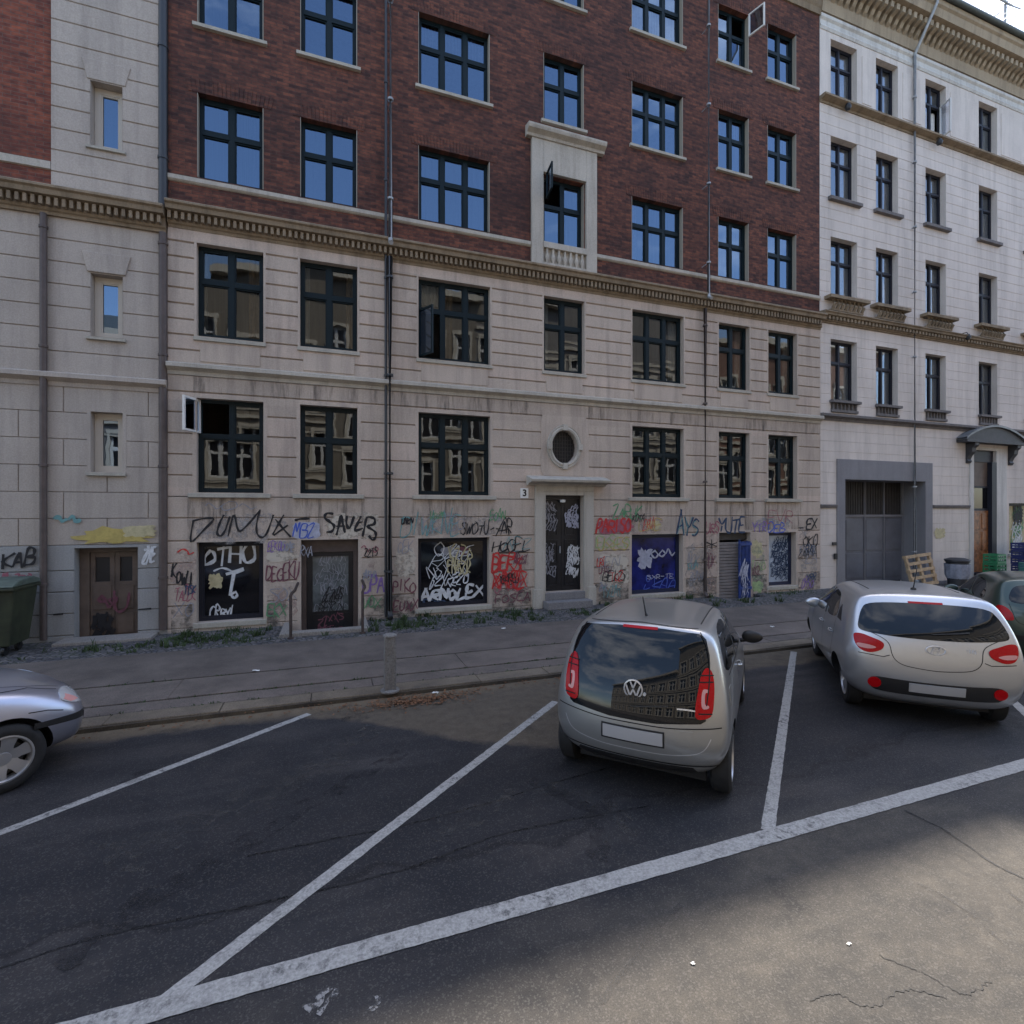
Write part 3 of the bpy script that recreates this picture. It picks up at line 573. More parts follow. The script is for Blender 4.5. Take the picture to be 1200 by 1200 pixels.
# centre doorway: surround, hood, oval light
bm = BM(); x0, x1, z0, z1 = DOOR; f = D-.10
bx(bm, x0-.28, x0-.002, f, D, .07, 3.0); bx(bm, x1+.002, x1+.28, f, D, .07, 3.0); bx(bm, x0-.28, x1+.28, f-.002, D, 3.0, 3.14); bx(bm, x0-.002, x1+.002, f, D, 2.902, 3.0)
bx(bm, x0-.34, x0-.10, f-.03, D-.001, .07, .55); bx(bm, x1+.10, x1+.34, f-.03, D-.001, .07, .55)
prism_x(bm, ((D,3.14),(f-.04,3.14),(f-.07,3.18),(f-.30,3.22),(f-.32,3.28),(D,3.40)), x0-.50, x1+.62)
obj('door_surround', bm, M['beige_trim'], main, bevel=.008)
bm = BM(); f = D-.052       # plain panel with an oval opening
cx, cz, rx, rz = OV; n = 48; fr = []
X0, X1, Zb, Zt = 4.97, 6.31, 3.40, 4.92; ring = []
for k in range(n):
    a = 2*math.pi*k/n; co, si = math.cos(a), math.sin(a); s = min((X1-cx if co > 0 else cx-X0)/max(1e-6, abs(co)), (Zt-cz if si > 0 else cz-Zb)/max(1e-6, abs(si)))
    ring.append(((cx+rx*co, cz+rz*si), (cx+s*co, cz+s*si)))
ia = [bm.verts.new((p[0], f, p[1])) for p, q in ring]; ob = [bm.verts.new((q[0], f, q[1])) for p, q in ring]; ib = [bm.verts.new((p[0], f+.22, p[1])) for p, q in ring]; oc = [bm.verts.new((q[0], D, q[1])) for p, q in ring]
for k in range(n):
    j = (k+1)%n
    bm.faces.new((ia[k], ia[j], ob[j], ob[k])); bm.faces.new((ia[k], ib[k], ib[j], ia[j])); bm.faces.new((ob[k], ob[j], oc[j], oc[k]))
obj('oval_panel', bm, M['beige'], main, smooth=40)
bm = BM(); rr = []
for k in range(n):
    a = 2*math.pi*k/n; co, si = math.cos(a), math.sin(a)
    rr.append([bm.verts.new((cx+(rx+d)*co, y, cz+(rz+d)*si)) for d, y in ((.005,f-.002),(.005,f-.05),(.045,f-.062),(.09,f-.035),(.115,f-.045),(.13,f-.002))])
for k in range(n):
    for a, b in zip(range(5), range(1,6)): bm.faces.new((rr[k][a], rr[(k+1)%n][a], rr[(k+1)%n][b], rr[k][b]))
for a in (0, 90, 180, 270):                            # four small keystones
    co, si = math.cos(R(a)), math.sin(R(a)); px, pz = cx+(rx+.07)*co, cz+(rz+.07)*si; bx(bm, px-.06, px+.06, f-.085, f-.003, pz-.075, pz+.075)
obj('oval_moulding', bm, M['beige_trim'], main, smooth=40)
bm = BM(); bm.faces.new([bm.verts.new((cx+(rx+.01)*math.cos(2*math.pi*k/n), f+.16, cz+(rz+.01)*math.sin(2*math.pi*k/n))) for k in range(n)]); ov = obj('oval_window', bm, M['black_board'], main)
bm = BM()
for k in range(-4, 5):
    h = rz*math.sqrt(max(0, 1-(k*.075/rx)**2)); bx(bm, cx+k*.075-.006, cx+k*.075+.006, f+.11, f+.125, cz-h, cz+h)
for k in range(-4, 5):
    h = rx*math.sqrt(max(0, 1-(k*.095/rz)**2)); bx(bm, cx-h, cx+h, f+.126, f+.14, cz+k*.095-.005, cz+k*.095+.005)
obj('grille', bm, M['slat_dark'], ov)
# double door
def leaf(bm, x0, x1, z0, z1, y):
    s = .09; bx(bm, x0, x1, y, y+.05, z0, z1)
    for a, b in ((.05,.27),(.30,.56),(.60,.94)):
        za, zb = z0+(z1-z0)*a, z0+(z1-z0)*b
        bx(bm, x0+s, x1-s, y-.018, y-.001, za, za+.03); bx(bm, x0+s, x1-s, y-.018, y-.001, zb-.03, zb); bx(bm, x0+s, x0+s+.03, y-.018, y-.001, za+.03, zb-.03); bx(bm, x1-s-.03, x1-s, y-.018, y-.001, za+.03, zb-.03)
        bx(bm, x0+s+.07, x1-s-.07, y-.012, y-.001, za+.07, zb-.07)
xm = (x0+x1)/2
bm = BM(); bx(bm, x0+.003, x1-.003, D+.12, D+.2, 2.80, 2.899); bx(bm, x0+.003, x0+.05, D+.12, D+.2, .45, 2.80); bx(bm, x1-.05, x1-.003, D+.12, D+.2, .45, 2.80)
fd = obj('door_frame', bm, M['black_board'], main)
for a, b in ((x0+.052, xm-.004), (xm+.004, x1-.052)):
    bm = BM(); leaf(bm, a, b, .46, 2.795, D+.15); dl = obj('front_door', bm, M['black_board'], main)
    bm = BM(); hx = b-.05 if b < xm else a+.05
    if b < xm: bx(bm, hx-.012, hx+.012, D+.09, D+.149, 1.42, 1.6); obj('handle', bm, M['pipe_zinc'], dl, bevel=.004)
bm = BM(); lathe(bm, [(.0,2.72),(.07,2.73),(.075,2.79),(.02,2.80)], (xm, D+.06, 0), n=16); obj('door_lamp', bm, M['white_sign'], main, smooth=40)
bm = BM(); bx(bm, x0-.08, x1+.08, D-.42, D+.19, .07, .26); bx(bm, x0-.02, x1+.02, D-.12, D+.19, .262, .445); obj('door_step', bm, M['step'], main, bevel=.012)
# house number
x, z = W(614.5, 578, D-.05)
bm = BM(); bx(bm, x-.105, x+.105, D-.065, D-.037, z-.125, z+.125); hn = obj('house_number_plate', bm, M['white_sign'], main, bevel=.006)
def text(name, s, size, m, parent, loc, rot=(R(90),0,0), ext=.002, bold=.0, shear=0, shift=None):
    cu = bpy.data.curves.new('t', 'FONT'); cu.body = s; cu.size = size; cu.extrude = ext; cu.offset = bold; cu.align_x = 'CENTER'; cu.align_y = 'CENTER'; cu.shear = shear
    t = bpy.data.objects.new('t', cu); COL.objects.link(t); dg = bpy.context.evaluated_depsgraph_get(); me = bpy.data.meshes.new_from_object(t.evaluated_get(dg)); bpy.data.objects.remove(t)
    bm = BM(); bm.from_mesh(me); mat = Matrix.Translation(loc) @ Matrix.Rotation(rot[2],4,'Z') @ Matrix.Rotation(rot[0],4,'X'); bmesh.ops.transform(bm, verts=bm.verts, matrix=mat)
    return obj(name, bm, m, parent, recalc=False)
text('number', '3', .23, M['black_paint'], hn, (x, D-.0685, z), bold=.006)
# basement openings
def board(root, o, y, frame, mat, name='basement_window', bw=.07, cols=1, sill=True):
    bm = BM(); x0, x1, z0, z1 = o; frame_bars(bm, x0+.004, x1-.004, z0+.004, z1-.004, y, bw, cols, 0, .06); w = obj(name, bm, M[frame], root)
    bm = BM(); quad(bm, (x0+.05,y+.004,z0+.05),(x1-.05,y+.004,z0+.05),(x1-.05,y+.004,z1-.05),(x0+.05,y+.004,z1-.05)); obj('pane', bm, M[mat], w)
    if sill: bm = BM(); bx(bm, x0-.06, x1+.06, D-.07, D+.2, z0-.11, z0-.002); obj('sill', bm, M['sill_stone'], w, bevel=.008)
    return w
yb = D+.17
board(main, ops_b[0], yb, 'frame_black', 'black_glass'); board(main, ops_b[2], yb, 'frame_black', 'black_glass'); board(main, ops_b[4], yb, 'navy_dark', 'navy_board', cols=1); board(main, ops_b[6], yb, 'navy_dark', 'paleblue_board')
# sunk glazed basement door
x0, x1, z0, z1 = ops_b[1]; bm = BM(); yy = D+.20
bx(bm, x0+.003, x0+.10, yy-.06, yy+.05, z0, 1.60); bx(bm, x1-.10, x1-.003, yy-.06, yy+.05, z0, 1.60); bx(bm, x0+.003, x1-.003, yy-.062, yy+.05, 1.60, z1-.003); sd = obj('basement_door_frame', bm, M['pipe_brown'], main)
bm = BM(); a, b = x0+.103, x1-.103
bx(bm, a, a+.12, yy-.02, yy+.03, z0+.01, 1.595); bx(bm, b-.10, b, yy-.02, yy+.03, z0+.01, 1.595); bx(bm, a+.12, b-.10, yy-.02, yy+.03, 1.50, 1.595); bx(bm, a+.12, b-.10, yy-.02, yy+.03, z0+.01, .28); bx(bm, a+.12, b-.10, yy-.028, yy-.021, z0+.06, .22)
bd = obj('basement_door', bm, M['black_board'], main)
M['door_pane'] = plain('frosted_dirty_pane', (.13,.145,.145), .10, var=.45, scale=4)
bm = BM(); quad(bm, (a+.12,yy+.01,.28),(b-.10,yy+.01,.28),(b-.10,yy+.01,1.50),(a+.12,yy+.01,1.50)); obj('pane', bm, M['door_pane'], bd)
# slatted gate door and its blue open leaf
x0, x1, z0, z1 = ops_b[5]; bm = BM(); bx(bm, x0+.004, x1-.004, D+.1, D+.18, 1.66, z1-.004); obj('gate_lintel', bm, M['slat_dark'], main)
bm = BM(); k = 0
while z0+.09*k < 1.58: bx(bm, x0+.05, x1-.05, D+.05, D+.07, z0+.09*k+.01, z0+.09*k+.085); k += 1
bx(bm, x0+.004, x0+.05, D+.04, D+.09, z0, 1.655); bx(bm, x1-.05, x1-.004, D+.04, D+.09, z0, 1.655); obj('basement_gate', bm, M['slat_grey'], main)
bm = BM(); xg = x1-.40; yg_ = D-.05
for k in range(8): bx(bm, xg+.05*k, xg+.05*k+.024, yg_-.03, yg_, z0+.05, 1.62)
bx(bm, xg-.01, x1, yg_-.045, yg_-.031, 1.50, 1.58); bx(bm, xg-.01, x1, yg_-.045, yg_-.031, .22, .30); bx(bm, xg-.045, xg-.011, yg_-.04, yg_+.01, z0+.05, 1.66); obj('open_gate_leaf', bm, M['blue_gate'], main)
# rainwater pipes
def pipe(root, x, y, r, z0, z1, mat, shoe=True, brk=2.2):
    bm = BM(); tube(bm, [(x,y,z1),(x,y,z0+.15)]+([(x,y-.02,z0+.06),(x,y-.12,z0)] if shoe else [(x,y,z0)]), r, 12)
    z = z0+1.0
    while z < z1: lathe(bm, [(r+.001,z),(r+.014,z+.004),(r+.014,z+.05),(r+.001,z+.054)], (x,y,0), n=12); bx(bm, x-.008, x+.008, y+r-.005, D+.0, z+.01, z+.03); z += brk
    return obj('downpipe', bm, M[mat], root, smooth=40)
M['pipe_two'] = plain('grey_black_pipe', (.04,.042,.046), .4, .3, var=.35, scale=2)
pipe(main, 1.25, D-.17, .062, .12, 8.2, 'pipe_two'); pipe(main, 1.25, D-.30, .05, 8.4, 18.0, 'pipe_zinc'); pipe(main, 1.17, D-.10, .03, .12, 18.0, 'pipe_dark', False)
pipe(main, 9.93, D-.14, .05, .10, 8.2, 'pipe_brown'); pipe(main, 9.93, D-.28, .045, 8.4, 18.0, 'pipe_zinc')
shell(main, XM0, XM1, 18.6, D, 11, 3.2, 'beige'); 
bm = BM(); prism_x(bm, ((D-.56,19.5),(D-.56,19.62),(D+5.5,22.2),(D+11.3,19.0),(D+11.3,18.9),(D+5.5,22.0),(D+.2,19.5)), XM0, XM1); obj('roof', bm, M['roof'], main)
# ---------------------------------------------------------------- graffiti on the main building
Gf = lambda *a, **k: graffiti(main, *a, **k)
random.seed(3)
for x0, x1 in [c[i] for i in (0,1,2,4,5,6)]:            # soot and rain streaks below the sills and the string course
    a = x0-.16; bm = BM(); quad(bm, (a,D-.0445,1.95),(x1+.16,D-.0445,1.95),(x1+.16,D-.0445,2.77),(a,D-.0445,2.77)); obj('rain_stain', bm, M['soot'], main, recalc=False)
for x0, x1 in ((-2.9,1.1),(1.3,5.0),(6.3,9.9),(9.95,14.3)):
    bm = BM(); quad(bm, (x0,D-.0450,4.88),(x1,D-.0450,4.88),(x1,D-.0450,5.22),(x0,D-.0450,5.22)); obj('rain_stain', bm, M['soot'], main, recalc=False)
for x0, x1 in ((-2.99,-2.62),(-1.26,-.9),(.75,1.82),(3.7,4.7),(6.5,7.5),(9.35,10.4),(11.75,12.25),(13.5,14.38)):
    bm = BM(); quad(bm, (x0,D-.0447,.05),(x1,D-.0447,.05),(x1,D-.0447,.60),(x0,D-.0447,.60)); obj('splash_stain', bm, M['splash'], main, recalc=False)
for q in ((198,640,232,700,'faded_pink'),(310,640,352,660,'faded_cream'),(312,685,352,730,'faded_pink'),(424,640,450,668,'faded_pink'),(462,640,488,678,'faded_cream'),(466,600,600,630,'faded_grey'),(577,630,624,712,'faded_pink'),(380,598,446,634,'faded_cream'),(222,598,340,638,'faded_grey'),(697,600,780,628,'faded_pink'),(698,645,738,690,'faded_cream'),(802,630,838,700,'faded_grey'),(880,606,930,626,'faded_blue'),(880,628,897,700,'faded_green'),(936,605,959,690,'faded_grey'),(824,608,842,700,'faded_pink')):
    blob(main, *q, y=D-.0462-.00005*q[0]/100, rag=.25)
ZO = dict(o=(190,560), k=4.444)
freehand(main, [[(158,225),(215,212),(268,214),(220,268),(150,332),(163,222)],[(322,192),(300,235),(286,285),(305,302),(330,270),(352,200)],[(344,304),(358,240),(376,194),(398,275),(440,250),(512,165)],[(510,168),(492,240),(496,292),(522,310),(548,282),(580,192)],[(575,296),(606,240),(634,192)],[(590,215),(625,258),(670,308)],[(580,300),(655,246)]], 'black_paint', .042, **ZO)
freehand(main, [[(690,222),(720,214),(768,212)]], 'black_paint', .05, **ZO)
freehand(main, [[(892,188),(860,184),(846,206),(872,228),(896,250),(884,278),(856,282)],[(908,298),(922,240),(930,196),(944,250),(952,286)],[(906,252),(952,250)],[(962,196),(960,240),(976,262),(1000,200)],[(1036,200),(1018,236),(1004,274),(1046,262)],[(1020,236),(1044,228)],[(1044,306),(1056,250),(1068,206),(1104,212),(1104,240),(1070,252),(1108,280),(1112,306),(1096,324),(1076,300)]], 'black_paint', .058, **ZO)
blob(main, 342, 611, 376, 632, 's_haze'); Gf('MBZ', 344, 614, 368, 629, 's_blue', .028)
Gf('KOWU', 201, 662, 224, 677, 'black_paint', .035, drop=.22); Gf('DEGEKU', 312, 662, 351, 679, 's_maroon', .034, label='maroon tag'); Gf('EKX', 313, 708, 336, 722, 's_green', .03)
Gf('-', 424, 671, 448, 676, 's_purple', .05); Gf('UPA', 425, 678, 450, 694, 's_purple', .045); Gf('~', 206, 642, 230, 654, 's_red', .03); Gf('~o', 424, 638, 446, 648, 's_pink', .025)
Gf('DIWKNE', 470, 603, 540, 626, 's_teal', .028); Gf('SWOTU--AR', 540, 613, 600, 626, 'black_paint', .032); Gf('A', 582, 608, 598, 628, 'black_paint', .03)
Gf('HOGEL', 577, 633, 621, 646, 'black_paint', .036); Gf('-', 580, 645, 622, 648, 'black_paint', .03)
Gf('DEFS', 577, 651, 612, 669, 's_red', .055); Gf('XARE', 577, 673, 616, 690, 's_red', .05, y=D-.053); Gf('BERX', 577, 652, 611, 668, 's_red', .05); Gf('RASEX', 577, 672, 618, 689, 's_red', .032); Gf('UARO', 580, 677, 612, 692, 's_pink', .03); Gf('FOSCA', 580, 695, 622, 706, 's_maroon', .028)
Gf('PIKO', 460, 681, 487, 694, 's_maroon', .034); Gf('EUXX', 461, 704, 490, 716, 's_maroon', .034)
Gf('PARISO', 699, 609, 740, 624, 's_red', .055); blob(main, 698, 607, 743, 626, 's_pink', y=D-.047, rag=.3); Gf('ZARUK', 718, 595, 752, 609, 's_green', .036); blob(main, 755, 609, 776, 622, 's_oat', rag=.35)
Gf('EKSLO', 698, 629, 738, 642, 's_lime', .034); Gf('UXES', 700, 632, 738, 645, 's_yellow', .03); Gf('BEKS', 706, 670, 733, 681, 'black_paint', .032)
Gf('AYS', 793, 607, 820, 627, 's_navy', .06); Gf('AYS', 794, 608, 819, 626, 's_teal', .02, y=D-.054); Gf('URS', 827, 613, 843, 624, 's_pink', .036); Gf('YUTE', 842, 606, 874, 624, 's_navy', .06)
Gf('*', 828, 629, 840, 642, 'black_paint', .04); Gf('YTR', 882, 613, 899, 624, 's_purple', .036); Gf('DEB', 901, 612, 920, 624, 's_blue', .036); Gf('EX', 945, 609, 958, 620, 'black_paint', .06); Gf('JOKO', 936, 627, 958, 640, 'black_paint', .04); Gf('-', 934, 615, 944, 622, 'black_paint', .04)
blob(main, 880, 632, 896, 655, 's_oat', rag=.4); blob(main, 880, 680, 896, 695, 's_lime', rag=.4)
for t_ in (('RXA',352,640,352+14,652,'s_grey',.02),('OEK',466,634,484,648,'s_grey',.02),('TIXO',880,658,897,668,'s_lime',.03),('ZA',944,646,958,660,'s_grey',.03),('SEN',700,652,726,664,'s_grey',.022),('NOK',806,650,820,662,'s_grey',.024),('~O~',240,590,300,598,'s_grey',.02),('ROX',826,650,838,664,'s_maroon',.026),('LXE',748,611,776,622,'s_yellow',.024),('KETSO',495,606,545,622,'s_grey',.02),('VOX',425,700,446,712,'s_green',.026),('AEZ',590,630,622,644,'s_teal',.018),('EVR',900,600,930,612,'s_pink',.022),('SOX',316,690,348,704,'s_grey',.022),('TAZEK',205,690,230,704,'s_pink',.02),('XO',204,706,228,722,'s_grey',.02)): Gf(*t_, y=D-.0495)
random.seed(77)
for k_ in range(26):                                    # a thicket of small overlapping tags
    a_, b_ = random.choice([(200,232),(312,350),(423,450),(462,487),(578,623),(578,623),(698,736),(698,736),(804,838),(881,897),(936,957),(470,600),(700,940)]); high = b_-a_ > 60
    l_ = random.randint(3,5); wd = min(l_*random.uniform(3.0,4.6), b_-a_); u0 = random.uniform(a_, b_-wd); v0 = random.uniform(599,611) if high else random.uniform(634,690)
    Gf(''.join(random.choice('AEKORSTUXZN') for _ in range(l_)), u0, v0, u0+wd, v0+random.uniform(7,11), random.choice(['black_paint','black_paint','s_navy','s_red','s_maroon','s_purple','s_teal','s_green','s_grey']), random.uniform(.016,.034), y=D-.0505-.0002*k_, slant=random.uniform(-.1,.3))
# writing on the boards, the glazed door and the front door
yg = yb-.006
Gf('"OTHO', 238, 640, 302, 662, 's_white', .07, y=yg) if False else Gf('OTHO', 238, 640, 300, 661, 's_white', .065, y=yg)
Gf('~', 252, 664, 290, 674, 's_white', .04, y=yg); blob(main, 243, 671, 262, 692, 's_oat', y=yg+.004, rag=.45); Gf('T', 262, 668, 284, 700, 's_white', .08, y=yg, slant=0); Gf('o', 270, 690, 280, 702, 's_white', .05, y=yg)
Gf('CRBXL..', 246, 711, 288, 724, 's_white', .034, y=yg)
scribble(main, 497, 640, 556, 690, 's_white', 4, .03, yg, 11); scribble(main, 520, 640, 556, 672, 's_oat', 2, .035, yg-.012, 12); Gf('ARNOLEX', 494, 689, 566, 702, 's_white', .075, y=yg-.006); blob(main, 516, 640, 540, 652, 's_grey', y=yg+.003, rag=.4); blob(main, 536, 640, 550, 651, 's_maroon', y=yg+.003, rag=.3); Gf('ETXE', 496, 703, 540, 711, 's_navy', .05, y=yg)
blob(main, 746, 640, 766, 668, 's_haze', y=yg+.003, rag=.5); Gf('oo~', 762, 640, 790, 655, 's_haze', .05, y=yg); Gf('SXR-TE', 758, 673, 790, 678, 's_haze', .02, y=yg); scribble(main, 744, 679, 792, 690, 's_blue', 1, .025, yg, 15)
scribble(main, 903, 631, 926, 676, 's_navy', 6, .032, yg, 21, chars='SXOERK'); scribble(main, 903, 634, 926, 678, 's_navy', 7, .022, yg-.012, 22, chars='ABENZ')
scribble(main, 368, 648, 408, 720, 's_grey', 6, .016, D+.205, 31); scribble(main, 372, 695, 408, 742, 'black_paint', 4, .02, D+.17, 32); scribble(main, 368, 725, 410, 742, 's_maroon', 2, .02, D+.165, 36)
scribble(main, 634, 592, 655, 622, 's_grey', 3, .022, D+.125, 33); scribble(main, 662, 596, 680, 618, 's_haze', 3, .03, D+.125, 34); scribble(main, 662, 640, 680, 672, 's_white', 4, .028, D+.125, 35); scribble(main, 634, 640, 652, 672, 's_grey', 3, .02, D+.125, 37)
scribble(main, 868, 660, 878, 702, 's_haze', 3, .022, D-.10, 38)

# ================================================================= LEFT BUILDING
XL0, XL1, XS = -20.0, -3.05, -4.95
left = empty('corner_building', (XL1, D, 0), 'grey rendered building with an orange brick upper wall at the left end of the row', 'building')
lx = (-4.31, -3.80); lw = [(9.47,10.70),(5.84,7.04),(3.25,4.40),(13.0,14.25),(16.3,17.4)]
ldoor = (-4.56,-3.55,-.20,1.80); bigL = [(x, x+1.25) for x in (-9.2,-12.6,-16.0)]
bm = BM(); k = 0.41
def zs(a, b, s): n = max(1, round((b-a)/s)); return [a+(b-a)*i/n for i in range(n+1)]
rustic(bm, XS+.04, XL1-.003, zs(8.44,18.6,.40), [(*lx,*z) for z in (lw[0],lw[3],lw[4])], D-.02, depth=.26, m=0, p=.024, g=.014)
rustic(bm, XL0, XL1-.003, zs(5.08,8.02,.42), [(*lx,*lw[1])]+[(a,b,5.9,7.8) for a, b in bigL], D-.005, depth=.26, m=0, p=.024, g=.014)
rustic(bm, XL0, XL1-.003, zs(1.86,4.86,.5), [(*lx,*lw[2])]+[(a,b,2.8,4.7) for a, b in bigL], D-.005, depth=.26, m=.06, p=.024, g=.011, joints=(1.35,.67))
obj('rendered_wall', bm, M['grey_stone'], left, recalc=False)
bm = BM(); rustic(bm, XL0, XL1-.003, [-.25,.16,.57,.98,1.38,1.86], [ldoor], D-.005, depth=.3, m=0, p=.03, g=.016); obj('basement_wall', bm, M['grey_paint'], left, recalc=False)
bm = BM(); flat_wall(bm, XL0, XS+.04, 8.4, 18.6, [(a,b,za,zb) for a, b in bigL for za, zb in ((9.3,11.0),(12.4,14.1),(15.5,17.1))], D+.0, .2); obj('brick_wall', bm, M['brick_red'], left, recalc=False)
bm = BM(); prism_x(bm, ((D+.03,8.86),(D-.04,8.88),(D-.05,9.01),(D+.03,9.04)), XL0, XS+.03); obj('sill_band', bm, M['beige_trim'], left)
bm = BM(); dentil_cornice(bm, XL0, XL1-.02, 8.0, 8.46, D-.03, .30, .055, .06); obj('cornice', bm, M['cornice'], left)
bm = BM(); string_course(bm, XL0, XL1-.005, 4.84, 5.10, D-.02, .15); obj('string_course', bm, M['grey_stone'], left)
bm = BM(); dentil_cornice(bm, XL0, XL1-.12, 18.6, 19.5, D, .5, .16, .16); obj('eaves_cornice', bm, M['cornice'], left)
for z in lw: window(left, *lx, *z, D-.03, .2, 1, 0, 'frame_cream', (.06,.07,.06), 'sill_stone', bw=.10, gm='glass')
for z in (lw[0], lw[1]):
    bm = BM()                              # splayed keystone lintel over the small windows
    b = [(-4.36,z[1]+.02),(-3.75,z[1]+.02),(-3.66,z[1]+.40),(-4.45,z[1]+.40)]; y0, y1 = D-.062, D-.02
    fa = [bm.verts.new((x,y0,z_)) for x, z_ in b]; fb = [bm.verts.new((x,y1,z_)) for x, z_ in b]; bm.faces.new(fa)
    for i in range(4): bm.faces.new((fa[i], fa[(i+1)%4], fb[(i+1)%4], fb[i]))
    obj('lintel', bm, M['grey_stone'], left, bevel=.012)
for a, b in bigL:
    for za, zb, y in ((9.3,11.0,D),(12.4,14.1,D),(15.5,17.1,D),(5.9,7.8,D-.03),(2.8,4.7,D-.03)): window(left, a, b, za, zb, y, .15, 2, .4, 'frame', (.08,.1,.08))
# brown cellar door, left
x0, x1, z0, z1 = ldoor; bm = BM(); yy = D+.22
bx(bm, x0+.003, x0+.16, yy-.05, yy+.05, z0, z1-.003); bx(bm, x1-.08, x1-.003, yy-.05, yy+.05, z0, z1-.003); bx(bm, x0+.16, x1-.08, yy-.05, yy+.05, z1-.10, z1-.003); obj('cellar_door_frame', bm, M['brown_door'], left)
xm = x0+.56
for a, b in ((x0+.163, xm-.003), (xm+.003, x1-.083)):
    bm = BM(); bx(bm, a, b, yy-.02, yy+.03, z0+.01, 1.12); bx(bm, a, a+.08, yy-.02, yy+.03, 1.12, z1-.105); bx(bm, b-.08, b, yy-.02, yy+.03, 1.12, z1-.105); bx(bm, a+.08, b-.08, yy-.02, yy+.03, z1-.2, z1-.105)
    bx(bm, a+.05, b-.05, yy-.035, yy-.021, .1, .50); bx(bm, a+.05, b-.05, yy-.035, yy-.021, .58, 1.05)
    dl = obj('cellar_door', bm, M['brown_door'], left, bevel=.004); bm = BM(); quad(bm, (a+.08,yy+.01,1.12),(b-.08,yy+.01,1.12),(b-.08,yy+.01,z1-.2),(a+.08,yy+.01,z1-.2)); obj('pane', bm, M['black_board'], dl)
M_ = D+.16
graffiti(left, '~U', 115, 692, 150, 716, 's_maroon', .05, y=M_); scribble(left, 104, 718, 134, 752, 'black_paint', 2, .045, M_, 41, chars='XRKZ'); graffiti(left, 'oo', 114, 696, 140, 708, 's_maroon', .05, y=M_)
random.seed(8)
graffiti(left, 'KAB', 2, 645, 42, 664, 'black_paint', .05, y=D-.056); graffiti(left, 'MIZEO', 2, 673, 37, 685, 's_pink', .035, y=D-.056)
graffiti(left, '~~', 64, 603, 96, 613, 's_teal', .07, y=D-.056); blob(left, 76, 616, 187, 640, 's_yellow', y=D-.0515, rag=.45); blob(left, 140, 614, 187, 630, 's_oat', y=D-.053, rag=.35)
graffiti(left, 'ZXE', 167, 643, 182, 660, 's_white', .05, y=D-.056); graffiti(left, '-', 160, 710, 180, 716, 'black_paint', .035, y=D-.056); graffiti(left, '-', 60, 716, 78, 722, 'black_paint', .035, y=D-.056)
pipe(left, XL1-.075, D-.05, .075, .16, 8.0, 'pipe_brown', False); pipe(left, XL1-.075, D-.05, .08, 8.45, 18.6, 'pipe_dark', False); pipe(left, -5.0, D-.10, .055, .12, 8.0, 'pipe_brown', False)
shell(left, XL0, XL1-.01, 18.6, D, 11, 3.2, 'grey_stone')
bm = BM(); prism_x(bm, ((D-.5,19.45),(D-.5,19.6),(D+5.5,22.1),(D+11.3,18.9),(D+11.3,18.8),(D+5.5,21.9),(D+.2,19.45)), XL0, XL1-.01); obj('roof', bm, M['roof'], left)
bm = BM(); bx(bm, x0-.15, x1+.35, D-.52, D-.02, .06, .12); obj('threshold_slab', bm, M['granite'], left, bevel=.01)

# ================================================================= RIGHT BUILDING (white rendered)
XR0, XR1 = 14.42, 44.0
right = empty('apartment_building', (XR0, D, 0), 'white rendered five-storey apartment building with dark windows and a grey garage entrance', 'building')
base = [(14.89,16.05),(16.92,17.97),(19.34,20.41),(22.22,23.29)]; rc = base+[(24.98,26.05),(27.7,28.8),(29.8,30.9),(33.5,34.6),(36.2,37.3),(39,40.1)]
RZ = [(6.02,7.95),(9.26,11.18),(12.43,14.36),(15.60,17.43)]; GAR = (15.48,19.29,0.0,3.52); ENT = (21.91,23.20,.07,4.72); SHOP = (24.0,26.2,.9,2.80)
bm = BM()
rustic(bm, XR0, XR1, zs(-.25,5.38,.33), [GAR, ENT, SHOP], D, depth=.3, p=.010, g=.009, m=0)
rustic(bm, XR0, XR1, zs(5.56,8.42,.33), [(*x,5.63,RZ[0][1]) for x in rc], D, depth=.28, p=.010, g=.009, m=0)
rustic(bm, XR0, XR1, zs(8.75,15.36,.33), [(*x,*z) for x in rc for z in RZ[1:3]], D, depth=.28, p=.012, g=.009, m=0)
flat_wall(bm, XR0, XR1, 15.36, 18.1, [(*x,*RZ[3]) for x in rc], D-.012, .28)
obj('rendered_wall', bm, M['white_wall'], right, recalc=False)
for x0, x1 in zip([XR0]+[x[1] for x in rc], [x[0] for x in rc]+[XR1]):   # raised panels between the top windows
    if x1-x0 > .5: bm = BM(); bx(bm, x0+.22, x1-.22, D-.03, D+.01, 15.75, 17.3); obj('wall_panel', bm, M['white_wall'], right, bevel=.012)
bm = BM(); dentil_cornice(bm, XR0, XR1, 8.42, 8.74, D, .26, .08, .08); string_course(bm, XR0, XR1, 15.30, 15.50, D-.01, .22); obj('cornice', bm, M['cornice'], right)
bm = BM(); string_course(bm, XR0, XR1, 5.36, 5.58, D-.01, .16); obj('string_course', bm, M['dark_ledge'], right)
bm = BM(); prism_x(bm, ((D+.05,17.62),(D-.03,17.62),(D-.06,17.70),(D-.03,17.78),(D-.03,17.9),(D-.08,17.96),(D-.08,18.06),(D+.05,18.1)), XR0, XR1); obj('frieze', bm, M['white_trim'], right)
bm = BM(); prism_x(bm, ((D+.1,18.1),(D-.10,18.1),(D-.12,18.3),(D-.14,18.85),(D-.62,18.9),(D-.66,19.15),(D-.72,19.2),(D-.74,19.34),(D+.1,19.4)), XR0, XR1)
n = int((XR1-XR0)/.27)
for i in range(n):
    x = XR0+.06+i*.27; prism_x(bm, ((D-.11,18.42),(D-.22,18.5),(D-.30,18.62),(D-.50,18.68),(D-.52,18.84),(D-.11,18.84)), x, x+.14)
